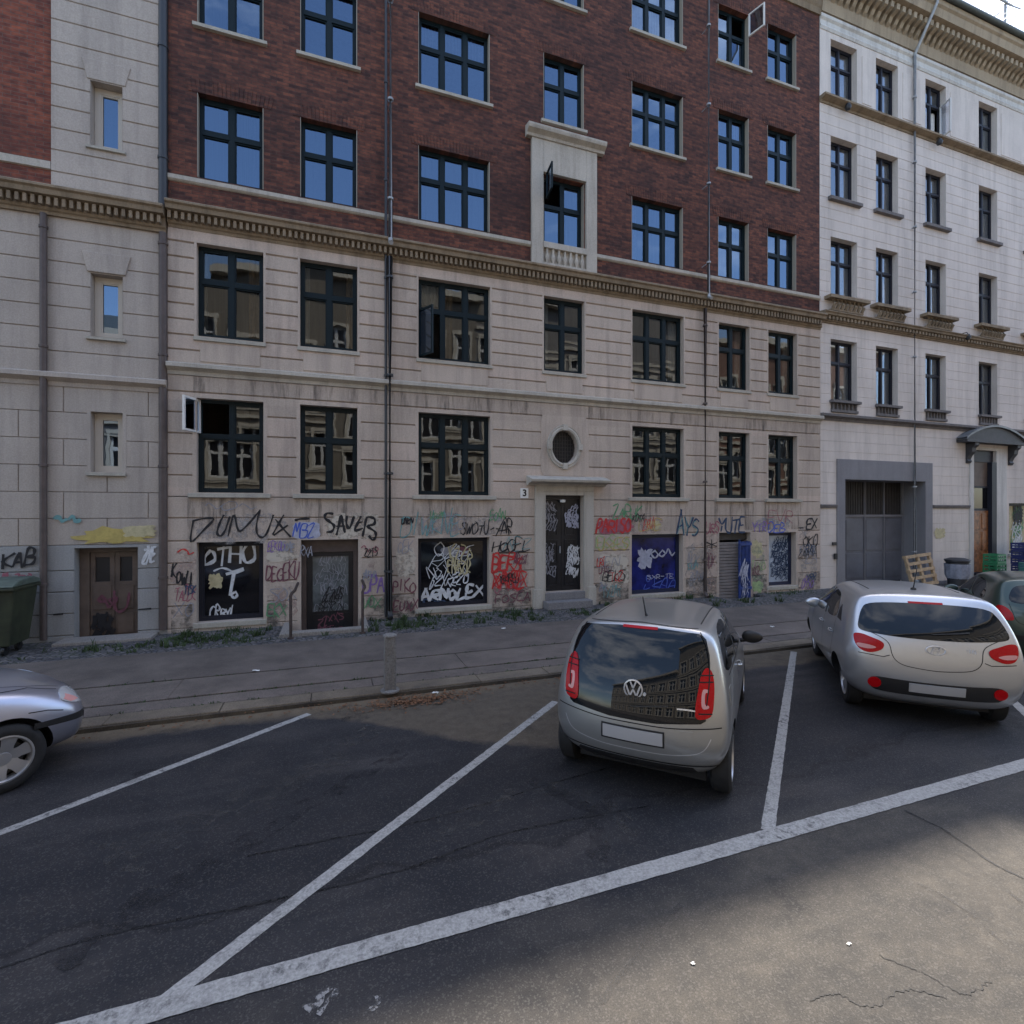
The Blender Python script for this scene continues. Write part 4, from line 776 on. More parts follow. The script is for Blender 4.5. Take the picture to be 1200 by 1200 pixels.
M['eaves'] = stone('pale_eaves_stone', (.36,.29,.205), (.12,.095,.07), .6); obj('eaves_cornice', bm, M['eaves'], right)
bm = BM(); tube(bm, [(XR0,D-.80,19.42),(XR1,D-.80,19.42)], .085, 12); obj('gutter', bm, M['copper'], right, smooth=40)
bm = BM(); prism_x(bm, ((D-.72,19.36),(D-.70,19.50),(D+5.5,23.4),(D+11.4,19.2),(D+11.4,19.1),(D+5.5,23.2),(D+.3,19.36)), XR0, XR1); obj('roof', bm, M['roof'], right)
for i, x in enumerate(rc):
    for j, z in enumerate(RZ):
        sill = (.12,.12,.12) if j == 2 or (j == 1 and i > 1) else None
        cur = {0:((.02,.98,.02,.98,'curtain'),), 1:((.02,.30,.02,.98,'curtain'),(.5,.98,.02,.6,'curtain')), 2:((.5,.98,.02,.98,'curtain'),(.03,.2,.02,.98,'curtain')), 3:((.02,.98,.02,.98,'curtain'),)}[(i+j)%4]
        sk = (2,) if (i, j) == (2, 3) else ()
        w, cells, yc = window(right, *x, *z, D-.012, .22, 2, .36, 'frame_black', sill, 'dark_ledge', gm='glass_dim', curtains=cur, bw=.05, mw=.07, skip=sk)
        if j == 0:      # low iron-fronted window box under the first-floor windows
            bm = BM(); a, b = x; bx(bm, a-.05, b+.05, D-.14, D+.2, 5.93, 6.01); bx(bm, a+.002, b-.002, D+.02, D+.1, 5.64, 5.93)
            for k in range(7): bx(bm, a+.06+k*(b-a-.16)/6, a+.10+k*(b-a-.16)/6, D-.06, D-.02, 5.72, 5.929)
            bx(bm, a, b, D-.07, D-.01, 5.64, 5.719); obj('window_ledge', bm, M['dark_ledge'], w)
        if j == 1:      # projecting carved ledge with brackets
            bm = BM(); a, b = x; bx(bm, a-.28, b+.28, D-.26, D+.05, 9.15, 9.25); bx(bm, a-.1, b+.1, D-.16, D+.02, 8.80, 8.86)
            for k in range(8): tube(bm, [(a-.05+k*(b-a+.1)/7, D-.13, 8.86),(a-.05+k*(b-a+.1)/7, D-.20, 8.98),(a-.05+k*(b-a+.1)/7, D-.14, 9.15)], .05, 8)
            obj('window_ledge', bm, M['cornice'], w)
sash(right, (rc[2][1]-.06, D+.14), .44, 1.15, R(180+72), 15.66, 'frame_white', glass='glass_dim')
# garage entrance
x0, x1, z0, z1 = GAR; bm = BM(); f = D-.05
bx(bm, x0-.34, x0-.001, f, D+.02, .07, 4.16); bx(bm, x1+.001, x1+.36, f, D+.02, .07, 4.16); bx(bm, x0-.001, x1+.001, f, D+.02, z1, 4.16)
for a, b in ((x0, x0+.004), (x1-.004, x1)): bx(bm, a, b, D-.04, D+.75, .0, z1-.003)
bx(bm, x0+.005, x1-.005, D-.03, D+.75, z1-.006, z1-.002); obj('garage_surround', bm, M['garage_grey'], right)
bm = BM(); yy = D+.72; bw = (x1-x0)/4
for k in range(4):
    a = x0+.01+k*bw; b = a+bw-.03
    bx(bm, a, b, yy, yy+.05, .05, 2.30)
    bx(bm, a+.06, b-.06, yy-.02, yy-.001, .2, 1.05); bx(bm, a+.06, b-.06, yy-.02, yy-.001, 1.15, 2.2)
gd = obj('garage_door', bm, M['door_grey'], right, bevel=.006)
bm = BM()
for k in range(5): bx(bm, x0+.01+k*bw-.05*(k > 0), x0+.05+k*bw-.05*(k > 0), yy-.045, yy+.05, .05, z1-.01)
bx(bm, x0+.05, x1-.05, yy-.04, yy+.05, 2.302, 2.38); obj('door_posts', bm, M['garage_grey'], gd)
bm = BM()
for k in range(46): a = x0+.06+k*(x1-x0-.1)/46; bx(bm, a, a+.035, yy, yy+.03, 2.38, z1-.01)
obj('louvres', bm, M['slat_dark'], gd)
bm = BM(); bx(bm, x0+.004, x1-.004, D+.78, D+.80, 0, z1); obj('door_backing', bm, M['black_board'], gd)
bm = BM(); x = 15.02; bx(bm, x-.1, x+.06, D-.07, D-.03, 1.42, 1.52); bx(bm, x-.02, x+.10, D-.07, D-.03, .98, 1.16); obj('intercom_box', bm, M['black_board'], right)
for za in (2.66,):
    bm = BM(); string_course(bm, 19.68, 21.66, 2.60, 2.72, D-.015, .06); string_course(bm, XR0+.02, 15.13, 2.60, 2.72, D-.015, .06); obj('impost_band', bm, M['dark_ledge'], right)
# arched canopy and entrance
bm = BM(); a, b = 20.95, 24.45; n = 20; dp = .36; ring = []
for k in range(n+1):
    t = k/n; x = a+(b-a)*t; z = 5.03+.50*math.sin(math.pi*t)**.8
    ring.append([bm.verts.new(p) for p in ((x, D-dp, z), (x, D+.02, z+.06), (x, D-dp, z+.07), (x, D+.02, z+.001))])
for p, q in zip(ring, ring[1:]):
    bm.faces.new((p[2], q[2], q[1], p[1])); bm.faces.new((p[0], p[3], q[3], q[0])); bm.faces.new((p[0], q[0], q[2], p[2]))
M['lead'] = plain('grey_lead_sheet', (.16,.165,.17), .5, .2, var=.3); cn = obj('entrance_canopy', bm, M['lead'], right)
bm = BM(); bx(bm, a+.03, b-.03, D-dp+.01, D+.02, 4.94, 5.03)
lo = [bm.verts.new((a+.05+(b-a-.1)*k/n, D-dp+.07, 5.03)) for k in range(n+1)]; hi = [bm.verts.new((a+.05+(b-a-.1)*k/n, D-dp+.07, 5.032+.49*math.sin(math.pi*k/n)**.8)) for k in range(n+1)]
for k in range(n): bm.faces.new((lo[k], lo[k+1], hi[k+1], hi[k]))
M['dark_iron'] = plain('dark_carved_wood', (.035,.034,.038), .6, var=.3); obj('tympanum', bm, M['dark_iron'], cn)
for xx in (21.48, 23.93):
    bm = BM(); prism_x(bm, ((D,4.22),(D-.05,4.22),(D-.09,4.30),(D-.05,4.36),(D-.10,4.48),(D-.20,4.62),(D-.22,4.76),(D-.31,4.84),(D-.31,4.94),(D,4.94)), xx, xx+.22); obj('bracket', bm, M['dark_iron'], cn)
bm = BM(); x0, x1, z0, z1 = ENT
bx(bm, x0-.24, x0-.002, D-.04, D+.02, .07, 4.82); bx(bm, x1+.002, x1+.62, D-.04, D+.02, .07, 4.82); bx(bm, x0-.002, x1+.002, D-.04, D+.02, z1+.002, 4.82)
obj('entrance_surround', bm, M['white_trim'], right, bevel=.01)
bm = BM(); yy = D+.07
bx(bm, x0+.003, x1-.003, yy, yy+.06, 4.3, z1-.003); bx(bm, x0+.003, x0+.06, yy, yy+.06, .27, 4.3); bx(bm, x1-.28, x1-.003, yy-.12, yy+.06, .27, 4.3); bx(bm, x0+.06, x1-.28, yy, yy+.06, 3.35, 3.42); bx(bm, x0+.06, x1-.28, yy, yy+.06, 2.52, 2.6)
bx(bm, x0+.003, x1-.003, D-.1, D+.3, .07, .262); obj('entrance_frame', bm, M['frame_black'], right)
bm = BM(); quad(bm, (x0+.06,yy+.03,3.42),(x1-.28,yy+.03,3.42),(x1-.28,yy+.03,4.3),(x0+.06,yy+.03,4.3)); obj('transom_board', bm, M['brown_door'], right)
bm = BM(); a, b = x0+.063, x1-.283; mid = (a+b)/2
quad(bm, (a,yy+.03,2.6),(b,yy+.03,2.6),(b,yy+.03,3.35),(a,yy+.03,3.35)); obj('fanlight', bm, M['black_glass'], right)
bm = BM()
for p, q in ((a, mid-.004), (mid+.004, b)):
    bx(bm, p, q, yy, yy+.05, .27, 2.515)
    for za, zb in ((.35,.95),(1.05,1.75),(1.85,2.42)): bx(bm, p+.09, q-.09, yy-.02, yy-.001, za, zb)
obj('entrance_door', bm, M['orange_wood'], right, bevel=.008)
w = board(right, SHOP, D+.17, 'frame_black', 's_oat', name='shop_window', sill=True)
scribble(right, 1184, 596, 1199, 642, 's_green', 4, .04, D+.16, 51); scribble(right, 1184, 592, 1199, 615, 'black_paint', 2, .05, D+.15, 52); scribble(right, 1184, 612, 1199, 642, 's_white', 3, .04, D+.155, 53)
blob(right, 1094, 618, 1109, 632, 's_oat', y=D-.025, rag=.35)
pipe(right, 18.66, D-.10, .045, .1, 17.95, 'pipe_zinc')
bm = BM(); tube(bm, [(18.66,D-.10,17.95),(18.66,D-.14,18.05),(18.66,D-.78,19.1),(18.66,D-.80,19.40)], .045, 10); obj('swan_neck_pipe', bm, M['pipe_zinc'], right, smooth=40)
for u, v in ((992, 126), (1099, 167), (1132, 395)):
    x, z = W(u, v, D-.15); bm = BM(); lathe(bm, [(.0,0),(.07,.02),(.10,.10),(.06,.2),(.02,.22)], (x, D-.20, z-.12), n=12); tube(bm, [(x,D-.2,z+.08),(x,D-.18,z+.16),(x,D-.02,z+.16)], .015, 6); obj('hanging_fitting', bm, M['black_metal'], right, smooth=50)
shell(right, XR0+.01, XR1, 18.3, D, 11, 3.6, 'white_wall')
# aerial on the roof
ar = empty('rooftop_antenna', (26.2, D+1.2, 20.2), 'thin branched television antenna on the roof edge at the far right', 'antenna')
bm = BM(); tube(bm, [(26.2,D+1.2,20.15),(26.2,D+1.2,23.6)], .045, 8); obj('mast', bm, M['pipe_zinc'], ar)
for z, l in ((23.35,2.6),(22.3,2.4)):
    bm = BM(); tube(bm, [(26.2-l*.85,D+1.15,z),(26.2+l*.15,D+1.15,z+.05)], .034, 6)
    for k in range(9): xx = 26.2-l*.8+k*l*.11; tube(bm, [(xx,D+1.15-.35-.02*k,z+.02),(xx,D+1.15+.35+.02*k,z+.02)], .02, 5)
    for q in (-.25, .25): tube(bm, [(26.2+l*.02,D+1.15,z),(26.2+l*.16,D+1.15+q,z+.3*abs(q)/q)], .022, 5)
    obj('aerial', bm, M['pipe_zinc'], ar)

# ================================================================= ROW ACROSS THE STREET (behind the camera; seen mirrored in the glass)
M['ochre'] = stone('ochre_render', (.25,.215,.17), (.15,.13,.105), .5); M['cream'] = stone('cream_render', (.60,.54,.44), (.4,.33,.25), .3); M['dusty_red'] = plain('dusty_red_render', (.22,.12,.085), .85, var=.3, scale=2); M['taupe'] = stone('taupe_render', (.26,.235,.21), (.16,.14,.13), .5)
wm = {}
def opposite(x0, x1, h, mat, label, yf=-7.6):
    r = empty('street_building', (x0, yf, 0), label, 'building'); n = int((x1-x0)/1.8); st = (x1-x0)/n; ops = []
    for k in range(n):
        for z in [1.0+3.3*j for j in range(int((h-1.5)/3.3))]: ops.append((x0+st*k+st/2-.6, x0+st*k+st/2+.6, z, z+2.1))
    bm = BM(); flat_wall(bm, x0, x1, -.3, h, ops, yf, -.15); obj('front_wall', bm, M[mat], r, recalc=False)
    bm = BM()
    for o in ops:
        for q in ((o[0]-.14,o[0],o[2],o[3]),(o[1],o[1]+.14,o[2],o[3]),(o[0]-.18,o[1]+.18,o[3],o[3]+.22),(o[0]-.18,o[1]+.18,o[2]-.14,o[2])): bx(bm, q[0], q[1], yf-.02, yf+.06, q[2], q[3])
    obj('window_surrounds', bm, M['cream'], r)
    bm = BM()
    for z in [3.6+3.3*j for j in range(int((h-3.7)/3.3))]: bx(bm, x0, x1, yf-.02, yf+.10, z, z+.16); bx(bm, x0, x1, yf-.015, yf+.035, z+.42, z+.62); bx(bm, x0, x1, yf-.015, yf+.035, z-.62, z-.5)
    bx(bm, x0, x1, yf-.3, yf+.45, h, h+.4); obj('cornice', bm, M['cream'], r)
    bm = BM(); yb = yf-9
    for p in (((x0,yf-.05,-.3),(x0,yb,-.3),(x0,yb,h),(x0,yf-.05,h)), ((x1,yf-.05,-.3),(x1,yb,-.3),(x1,yb,h),(x1,yf-.05,h)), ((x0,yb,-.3),(x1,yb,-.3),(x1,yb,h),(x0,yb,h))): quad(bm, *p)
    obj('rear_wall', bm, M[mat], r)
    bm = BM(); prism_x(bm, ((yf+.4,h+.4),(yf-4.5,h+2.6),(yf-9.3,h+.3)), x0, x1); obj('roof', bm, M['roof'], r)
    for o in ops:
        if not wm:
            bm = BM(); cells = frame_bars(bm, -.6, .6, 0, 2.1, 0, .09, 2, .38, .12); wm['f'] = bpy.data.meshes.new('window'); bm.to_mesh(wm['f']); wm['f'].materials.append(M['frame_white']); bm.free()
            bm = BM()
            for q in cells: quad(bm, (q[0],0,q[2]),(q[1],0,q[2]),(q[1],0,q[3]),(q[0],0,q[3]))
            wm['p'] = bpy.data.meshes.new('pane'); bm.to_mesh(wm['p']); wm['p'].materials.append(M['black_board']); bm.free()
        w = bpy.data.objects.new('window', wm['f']); COL.objects.link(w); w.parent = r; w.location = ((o[0]+o[1])/2-x0, -.12, o[2])
        p = bpy.data.objects.new('pane', wm['p']); COL.objects.link(p); p.parent = w
opposite(-26, -7, 11.4, 'taupe', 'taupe rendered three-storey building across the street behind the viewpoint')
opposite(-7, 9, 16.5, 'ochre', 'ochre rendered apartment building across the street behind the viewpoint')
opposite(9, 27, 17.4, 'taupe', 'tall taupe rendered apartment building across the street behind the viewpoint')
opposite(27, 46, 16.0, 'dusty_red', 'dull red apartment building across the street towards the right')
# ================================================================= CARS
def paint(name, c, metal=.75, rough=.32):
    m, nt, b = nodes(name); n = noise(nt, pos(nt, (1,1,2.2)), 1.6, 3, .5)
    L(nt, mixc(nt, ramp(nt, n, .3, .75), c, tuple(x*.90 for x in c)), b.inputs['Base Color']); b.inputs['Metallic'].default_value = metal; b.inputs['Coat Weight'].default_value = .6; b.inputs['Coat Roughness'].default_value = .06
    b.inputs['Roughness'].default_value = rough; M[name] = m
paint('silver_beige', (.44,.445,.44)); paint('bright_silver', (.53,.545,.565)); paint('lavender_silver', (.44,.45,.53)); paint('dark_green', (.05,.075,.062), .5)
M['car_glass'] = plain('dark_car_glass', (.006,.008,.010), .015, spec=.5); M['car_glass'].node_tree.nodes['Principled BSDF'].inputs['IOR'].default_value = 1.48
M['car_glass_side'] = plain('tinted_side_glass', (.012,.014,.016), .03, spec=.8)
M['tyre'] = plain('tyre_rubber', (.014,.014,.015), .75, var=.3, scale=20); M['alloy'] = plain('alloy_wheel', (.45,.45,.46), .35, .75); M['hub'] = plain('dark_brake', (.03,.03,.03), .7)
M['lamp_red'] = plain('red_lamp_lens', (.40,.003,.006), .22, spec=.25); M['lamp_clear'] = plain('clear_lamp_lens', (.62,.30,.28), .2, spec=.3); M['lamp_white'] = plain('headlamp_lens', (.62,.64,.66), .1, .35, coat=.5)
M['black_trim'] = plain('black_trim_plastic', (.016,.016,.017), .45); M['chrome'] = plain('chrome', (.74,.74,.75), .3, .6); M['plate'] = plain('blank_number_plate', (.36,.36,.37), .4); M['gap'] = plain('shut_line', (.006,.006,.006), .8)
M['orange_lens'] = plain('orange_lens', (.55,.16,.02), .15, coat=.5)
ST0 = [  # rear face ring: k0..k7 (x, y, z) as fractions of nothing: metres on a 3.54 x 1.64 x 1.48 hatchback
 [(0,-1.70,.25),(.60,-1.64,.25),(.765,-1.67,.44),(.79,-1.675,.64),(.755,-1.625,.96),(.655,-1.42,1.36),(.52,-1.375,1.44),(0,-1.36,1.465)],
 [(0,-1.5,.22),(.68,-1.48,.22),(.80,-1.48,.42),(.825,-1.48,.63),(.79,-1.46,.97),(.69,-1.29,1.375),(.56,-1.25,1.46),(0,-1.21,1.485)],
 [(0,-1.0,.2),(.72,-1.0,.2),(.815,-1.0,.40),(.835,-1.0,.62),(.80,-1.0,.965),(.69,-.88,1.378),(.55,-.85,1.468),(0,-.84,1.50)],
 [(0,-.35,.2),(.72,-.35,.2),(.815,-.35,.38),(.835,-.35,.6),(.80,-.35,.955),(.69,-.3,1.378),(.55,-.28,1.472),(0,-.27,1.505)],
 [(0,.30,.2),(.72,.30,.2),(.815,.30,.38),(.835,.30,.6),(.80,.35,.95),(.655,.20,1.35),(.49,.24,1.445),(0,.27,1.48)],
 [(0,.85,.2),(.72,.85,.2),(.815,.85,.38),(.83,.85,.6),(.80,.85,.94),(.70,.88,.995),(.45,.93,1.03),(0,.97,1.04)],
 [(0,1.3,.2),(.71,1.3,.2),(.80,1.3,.4),(.82,1.3,.62),(.775,1.28,.87),(.66,1.28,.925),(.42,1.3,.955),(0,1.32,.965)],
 [(0,1.6,.21),(.66,1.58,.21),(.77,1.58,.4),(.785,1.58,.6),(.73,1.56,.765),(.62,1.56,.825),(.4,1.58,.855),(0,1.6,.865)],
 [(0,1.78,.23),(.55,1.70,.23),(.66,1.71,.4),(.68,1.71,.58),(.62,1.68,.705),(.5,1.68,.745),(.34,1.69,.77),(0,1.71,.78)]]
def body_mesh(L_, W_, H_, mod=None, bulge=.09, wheels=((-1.21,1.21), .30, .72)):
    st = [[list(p) for p in r] for r in ST0]
    if mod: mod(st)
    bm = BM(); rings = []
    for r in st:
        R_ = [bm.verts.new(p) for p in r]; Lf = [R_[0]]+[bm.verts.new((-p[0],p[1],p[2])) for p in r[1:7]]+[R_[7]]; rings.append((R_, Lf))
    for (a, b), (c_, d_) in zip(rings, rings[1:]):
        for k in range(7): bm.faces.new((a[k], a[k+1], c_[k+1], c_[k])); bm.faces.new((b[k+1], b[k], d_[k], d_[k+1]))
    for idx, sgn, bl in ((0,-1,bulge), (len(st)-1,1,.10)):
        (a, b) = rings[idx]; r = st[idx]; cen = [a[0]]
        for k in range(2, 6):
            cen.append(bm.verts.new((0, r[k][1]+sgn*bl*(1.2 if k < 4 else (.9 if k == 4 else .55)), r[k][2]+(.02 if k == 5 else 0))))
        cen.append(a[7])
        for side in (a, b):
            ks = [1,2,3,4,5,6]
            for i in range(5):
                f = (side[ks[i]], cen[i], cen[i+1], side[ks[i+1]])
                bm.faces.new(f)
    bmesh.ops.recalc_face_normals(bm, faces=bm.faces)
    me = bpy.data.meshes.new('b'); bm.to_mesh(me); bm.free(); o = bpy.data.objects.new('b', me); COL.objects.link(o)
    s = o.modifiers.new('s', 'SUBSURF'); s.levels = s.render_levels = 3
    dg = bpy.context.evaluated_depsgraph_get(); m2 = bpy.data.meshes.new_from_object(o.evaluated_get(dg)); bpy.data.objects.remove(o)
    xs = [v.co.x for v in m2.vertices]; y_ = [v.co.y for v in m2.vertices]; z_ = [v.co.z for v in m2.vertices]
    y0, y1, z0, z1 = min(y_), max(y_), min(z_), max(z_); zb = .19
    for v in m2.vertices:
        v.co.x *= W_/(2*max(xs)); v.co.y = (v.co.y-y0)/(y1-y0)*L_-(L_/2-.02); v.co.z = zb+(v.co.z-z0)/(z1-z0)*(H_-zb)
    return m2
def chaikin(poly, it=2):
    for _ in range(it):
        q = []
        for (a, b), (c_, d) in zip(poly, poly[1:]+poly[:1]): q += [(a*.78+c_*.22, b*.78+d*.22), (a*.22+c_*.78, b*.22+d*.78)]
        poly = q
    return poly
def patch(bvh, poly, axis, off, thick, step=.035, mirror=False):
    """outline laid on the body surface: axis 'rear' / 'front' works in (x,z), 'right'/'left' in (y,z), 'top' in (x,y)"""
    if 5 <= len(poly) <= 13: poly = chaikin(poly)
    bm = BM(); bm.faces.new([bm.verts.new((p[0], p[1], 0)) for p in poly])
    for ax in (0, 1):
        lo = min(p[ax] for p in poly); hi = max(p[ax] for p in poly); k = lo+step
        while k < hi:
            nrm = (1,0,0) if ax == 0 else (0,1,0); co = (k,0,0) if ax == 0 else (0,k,0)
            bmesh.ops.bisect_plane(bm, geom=bm.verts[:]+bm.edges[:]+bm.faces[:], plane_co=co, plane_no=nrm); k += step
    bmesh.ops.triangulate(bm, faces=bm.faces[:])
    dirs = {'rear':Vector((0,1,0)), 'front':Vector((0,-1,0)), 'right':Vector((-1,0,0)), 'left':Vector((1,0,0)), 'top':Vector((0,0,-1))}; d = dirs[axis]
    bad = []; nrms = {}
    for v in bm.verts:
        a, b = v.co.x, v.co.y
        src = {'rear':(a,-5,b), 'front':(a,5,b), 'right':(5,a,b), 'left':(-5,a,b), 'top':(a,b,5)}[axis]
        h = bvh.ray_cast(Vector(src), d)
        if h[0] is None:
            h = bvh.find_nearest(Vector(src)+d*(5-.6)); 
        nn = h[1] if h[1].dot(d) < 0 else -h[1]; v.co = h[0]; nrms[v] = nn
    for v in bm.verts: v.co += nrms[v]*off
    top = bm.faces[:]; 
    ex = bmesh.ops.extrude_face_region(bm, geom=top); nv = [g for g in ex['geom'] if isinstance(g, bmesh.types.BMVert)]
    if thick:
        mp = {}
        for v in nv: h = bvh.find_nearest(v.co); mp[v] = (h[0]-v.co)
        for v in nv: v.co += mp[v].normalized()*thick if mp[v].length > 1e-6 else Vector((0,0,0))
    if mirror: 
        for v in bm.verts: v.co.x *= -1
    bmesh.ops.recalc_face_normals(bm, faces=bm.faces); return bm
def strip(bvh, pts, axis, w, off=.003):
    d = {'rear':Vector((0,1,0)), 'right':Vector((-1,0,0)), 'left':Vector((1,0,0)), 'top':Vector((0,0,-1)), 'front':Vector((0,-1,0))}[axis]; P = []
    for (a0, b0), (a1, b1) in zip(pts, pts[1:]):
        n = max(1, int(math.hypot(a1-a0, b1-b0)/.03))
        for i in range(n): t = i/n; P.append((a0+(a1-a0)*t, b0+(b1-b0)*t))
    P.append(pts[-1])
    if len(pts) > 3:
        for _ in range(12): P = [P[0]]+[((a[0]+2*b[0]+c_[0])/4, (a[1]+2*b[1]+c_[1])/4) for a, b, c_ in zip(P, P[1:], P[2:])]+[P[-1]]
    bm = BM(); hs = []
    for a, b in P:
        src = {'rear':(a,-5,b), 'front':(a,5,b), 'right':(5,a,b), 'left':(-5,a,b), 'top':(a,b,5)}[axis]; h = bvh.ray_cast(Vector(src), d)
        if h[0] is not None: hs.append((h[0], h[1] if h[1].dot(d) < 0 else -h[1]))
    pv = None
    for i, (p, n) in enumerate(hs):
        t = hs[min(i+1,len(hs)-1)][0]-hs[max(i-1,0)][0]
        if t.length < 1e-6: continue
        s = t.normalized().cross(n)*w/2; v = (bm.verts.new(p+s+n*off), bm.verts.new(p-s+n*off))
        if pv: bm.faces.new((pv[0], v[0], v[1], pv[1]))
        pv = v
    return bm
def wheel(car, x, y, r, side, spokes=5, turn=0, w=.17, rimmat='alloy', cover=False):
    """wheel centred at x, y; side +1 = right"""
    def fin(name, bm, m, par, smooth=40):
        if turn: bmesh.ops.rotate(bm, verts=bm.verts, cent=(x,y,r), matrix=Matrix.Rotation(turn, 3, 'Z'))
        return obj(name, bm, m, par, smooth=smooth)
    bm = BM(); s = side; lathe(bm, [(r*.55,-s*.05),(r*.50,s*.02),(.05,s*.02),(.0,s*.02)], (x,y,r), 'X', 28); wh = fin('wheel', bm, M['hub'], car)
    bm = BM(); q = w/2; lathe(bm, [(r*.66,-q),(r*.9,-q),(r*.985,-q*.75),(r,-q*.4),(r,q*.4),(r*.985,q*.75),(r*.9,q),(r*.76,q*1.02),(r*.66,q*.9),(r*.64,0),(r*.66,-q)], (x,y,r), 'X', 40); fin('tyre', bm, M['tyre'], wh)
    bm = BM(); lathe(bm, [(r*.655,s*q*.2),(r*.67,s*q*.88),(r*.69,s*q*.95),(r*.64,s*q*.97),(r*.60,s*q*.75),(r*.58,s*q*.1)], (x,y,r), 'X', 40)
    for k in range(spokes):
        a = 2*math.pi*k/spokes+.3; d = Vector((0, math.cos(a), math.sin(a))); t = Vector((0, -math.sin(a), math.cos(a)))
        pts = [(.035,.055,.55),(.30*r+.02,.045,.72),(.62*r,.06,.80)]; pv = None
        for rr, hw, hx in pts:
            c0 = Vector((x+s*q*hx, y, r))+d*rr; v = [bm.verts.new(c0+t*hw*(r/.3)), bm.verts.new(c0-t*hw*(r/.3)), bm.verts.new(c0-t*hw*(r/.3)*.8-Vector((s*.03,0,0))), bm.verts.new(c0+t*hw*(r/.3)*.8-Vector((s*.03,0,0)))]
            if pv:
                for i in range(4): bm.faces.new((pv[i], pv[(i+1)%4], v[(i+1)%4], v[i]))
            pv = v
    lathe(bm, [(.06,s*q*.5),(.055,s*q*.66),(.0,s*q*.68)], (x,y,r), 'X', 20); fin('rim', bm, M[rimmat], wh)
def make_car(name, label, loc, heading, L_, W_, H_, pt, wb, r, track, mod=None, arch=.36, spokes=5, turn=0, front=False):
    car = empty('parked_car', (*loc, 0), label, 'car', 'cars parked in the angled bays', rz=heading-math.pi/2)
    me = body_mesh(L_, W_, H_, mod); ys = [v.co.y for v in me.vertices]; dy = -(min(ys)+max(ys))/2*0
    bm = BM(); bm.from_mesh(me); bvh = BVHTree.FromBMesh(bm)
    # wheel wells cut out of the closed body
    body = bpy.data.objects.new('t', me); COL.objects.link(body); me.materials.clear(); me.materials.append(M[pt]); me.materials.append(M['black_trim'])
    cut = BM()
    for sx in (-1, 1):
        for yy in wb:
            n0 = len(cut.faces); x0, x1 = sx*(track-.20), sx*(W_/2+.3); a = []; b = []
            for k in range(40):
                t = 2*math.pi*k/40; a.append(cut.verts.new((x0, yy+arch*math.cos(t), r+arch*math.sin(t)))); b.append(cut.verts.new((x1, yy+arch*math.cos(t), r+arch*math.sin(t))))
            for k in range(40): cut.faces.new((a[k], a[(k+1)%40], b[(k+1)%40], b[k]))
            cut.faces.new(a); cut.faces.new(b)
    bmesh.ops.recalc_face_normals(cut, faces=cut.faces); cm = bpy.data.meshes.new('c'); 
    for f in cut.faces: f.material_index = 1
    cut.to_mesh(cm); cut.free(); cm.materials.append(M[pt]); cm.materials.append(M['black_trim']); co = bpy.data.objects.new('c', cm); COL.objects.link(co)
    md = body.modifiers.new('b', 'BOOLEAN'); md.object = co; md.operation = 'DIFFERENCE'; md.solver = 'EXACT'
    dg = bpy.context.evaluated_depsgraph_get(); m2 = bpy.data.meshes.new_from_object(body.evaluated_get(dg)); bpy.data.objects.remove(body); bpy.data.objects.remove(co)
    m2.name = 'body'; m2.polygons.foreach_set('use_smooth', [True]*len(m2.polygons)); m2.set_sharp_from_angle(angle=R(38))
    bo = bpy.data.objects.new('body', m2); COL.objects.link(bo); bo.parent = car; BASE[bo] = Vector((0,0,0)); bm.free()
    for sx in (-1, 1):
        for i, yy in enumerate(wb): wheel(car, sx*track, yy, r, sx, spokes, turn if i == 1 else 0)
    bm = BM(); bx(bm, -W_*.36, W_*.36, wb[0]-.2, wb[1]+.3, .13, .24); obj('underbody', bm, M['black_trim'], car)
    def pp(nm, poly, axis, m, off=.004, th=.012, par=None, step=.035, **k): return obj(nm, patch(bvh, poly, axis, off, th, step), M[m], par or car, smooth=50, recalc=False)
    def ln(nm, pts, axis, w=.009, m='gap', off=.0025): return obj(nm, strip(bvh, pts, axis, w, off), M[m], car, recalc=False)
    return car, bvh, pp, ln
def mirror(car, x, y, z, sx, m):
    bm = BM(); bmesh.ops.create_icosphere(bm, subdivisions=3, radius=1); 
    for v in bm.verts:
        v.co.y *= .06 if v.co.y > 0 else .045; v.co.x *= .115; v.co.z *= .075; v.co.z *= 1-.12*(v.co.x/.115)*sx
    bmesh.ops.translate(bm, verts=bm.verts, vec=(x+sx*.10, y, z)); tube(bm, [(x-sx*.03,y+.02,z-.06),(x+sx*.05,y+.01,z-.04)], .025, 8)
    return obj('mirror', bm, M[m], car, smooth=60)
def flip(pl): return [(-a, b) for a, b in pl]
HD = R(40.5)
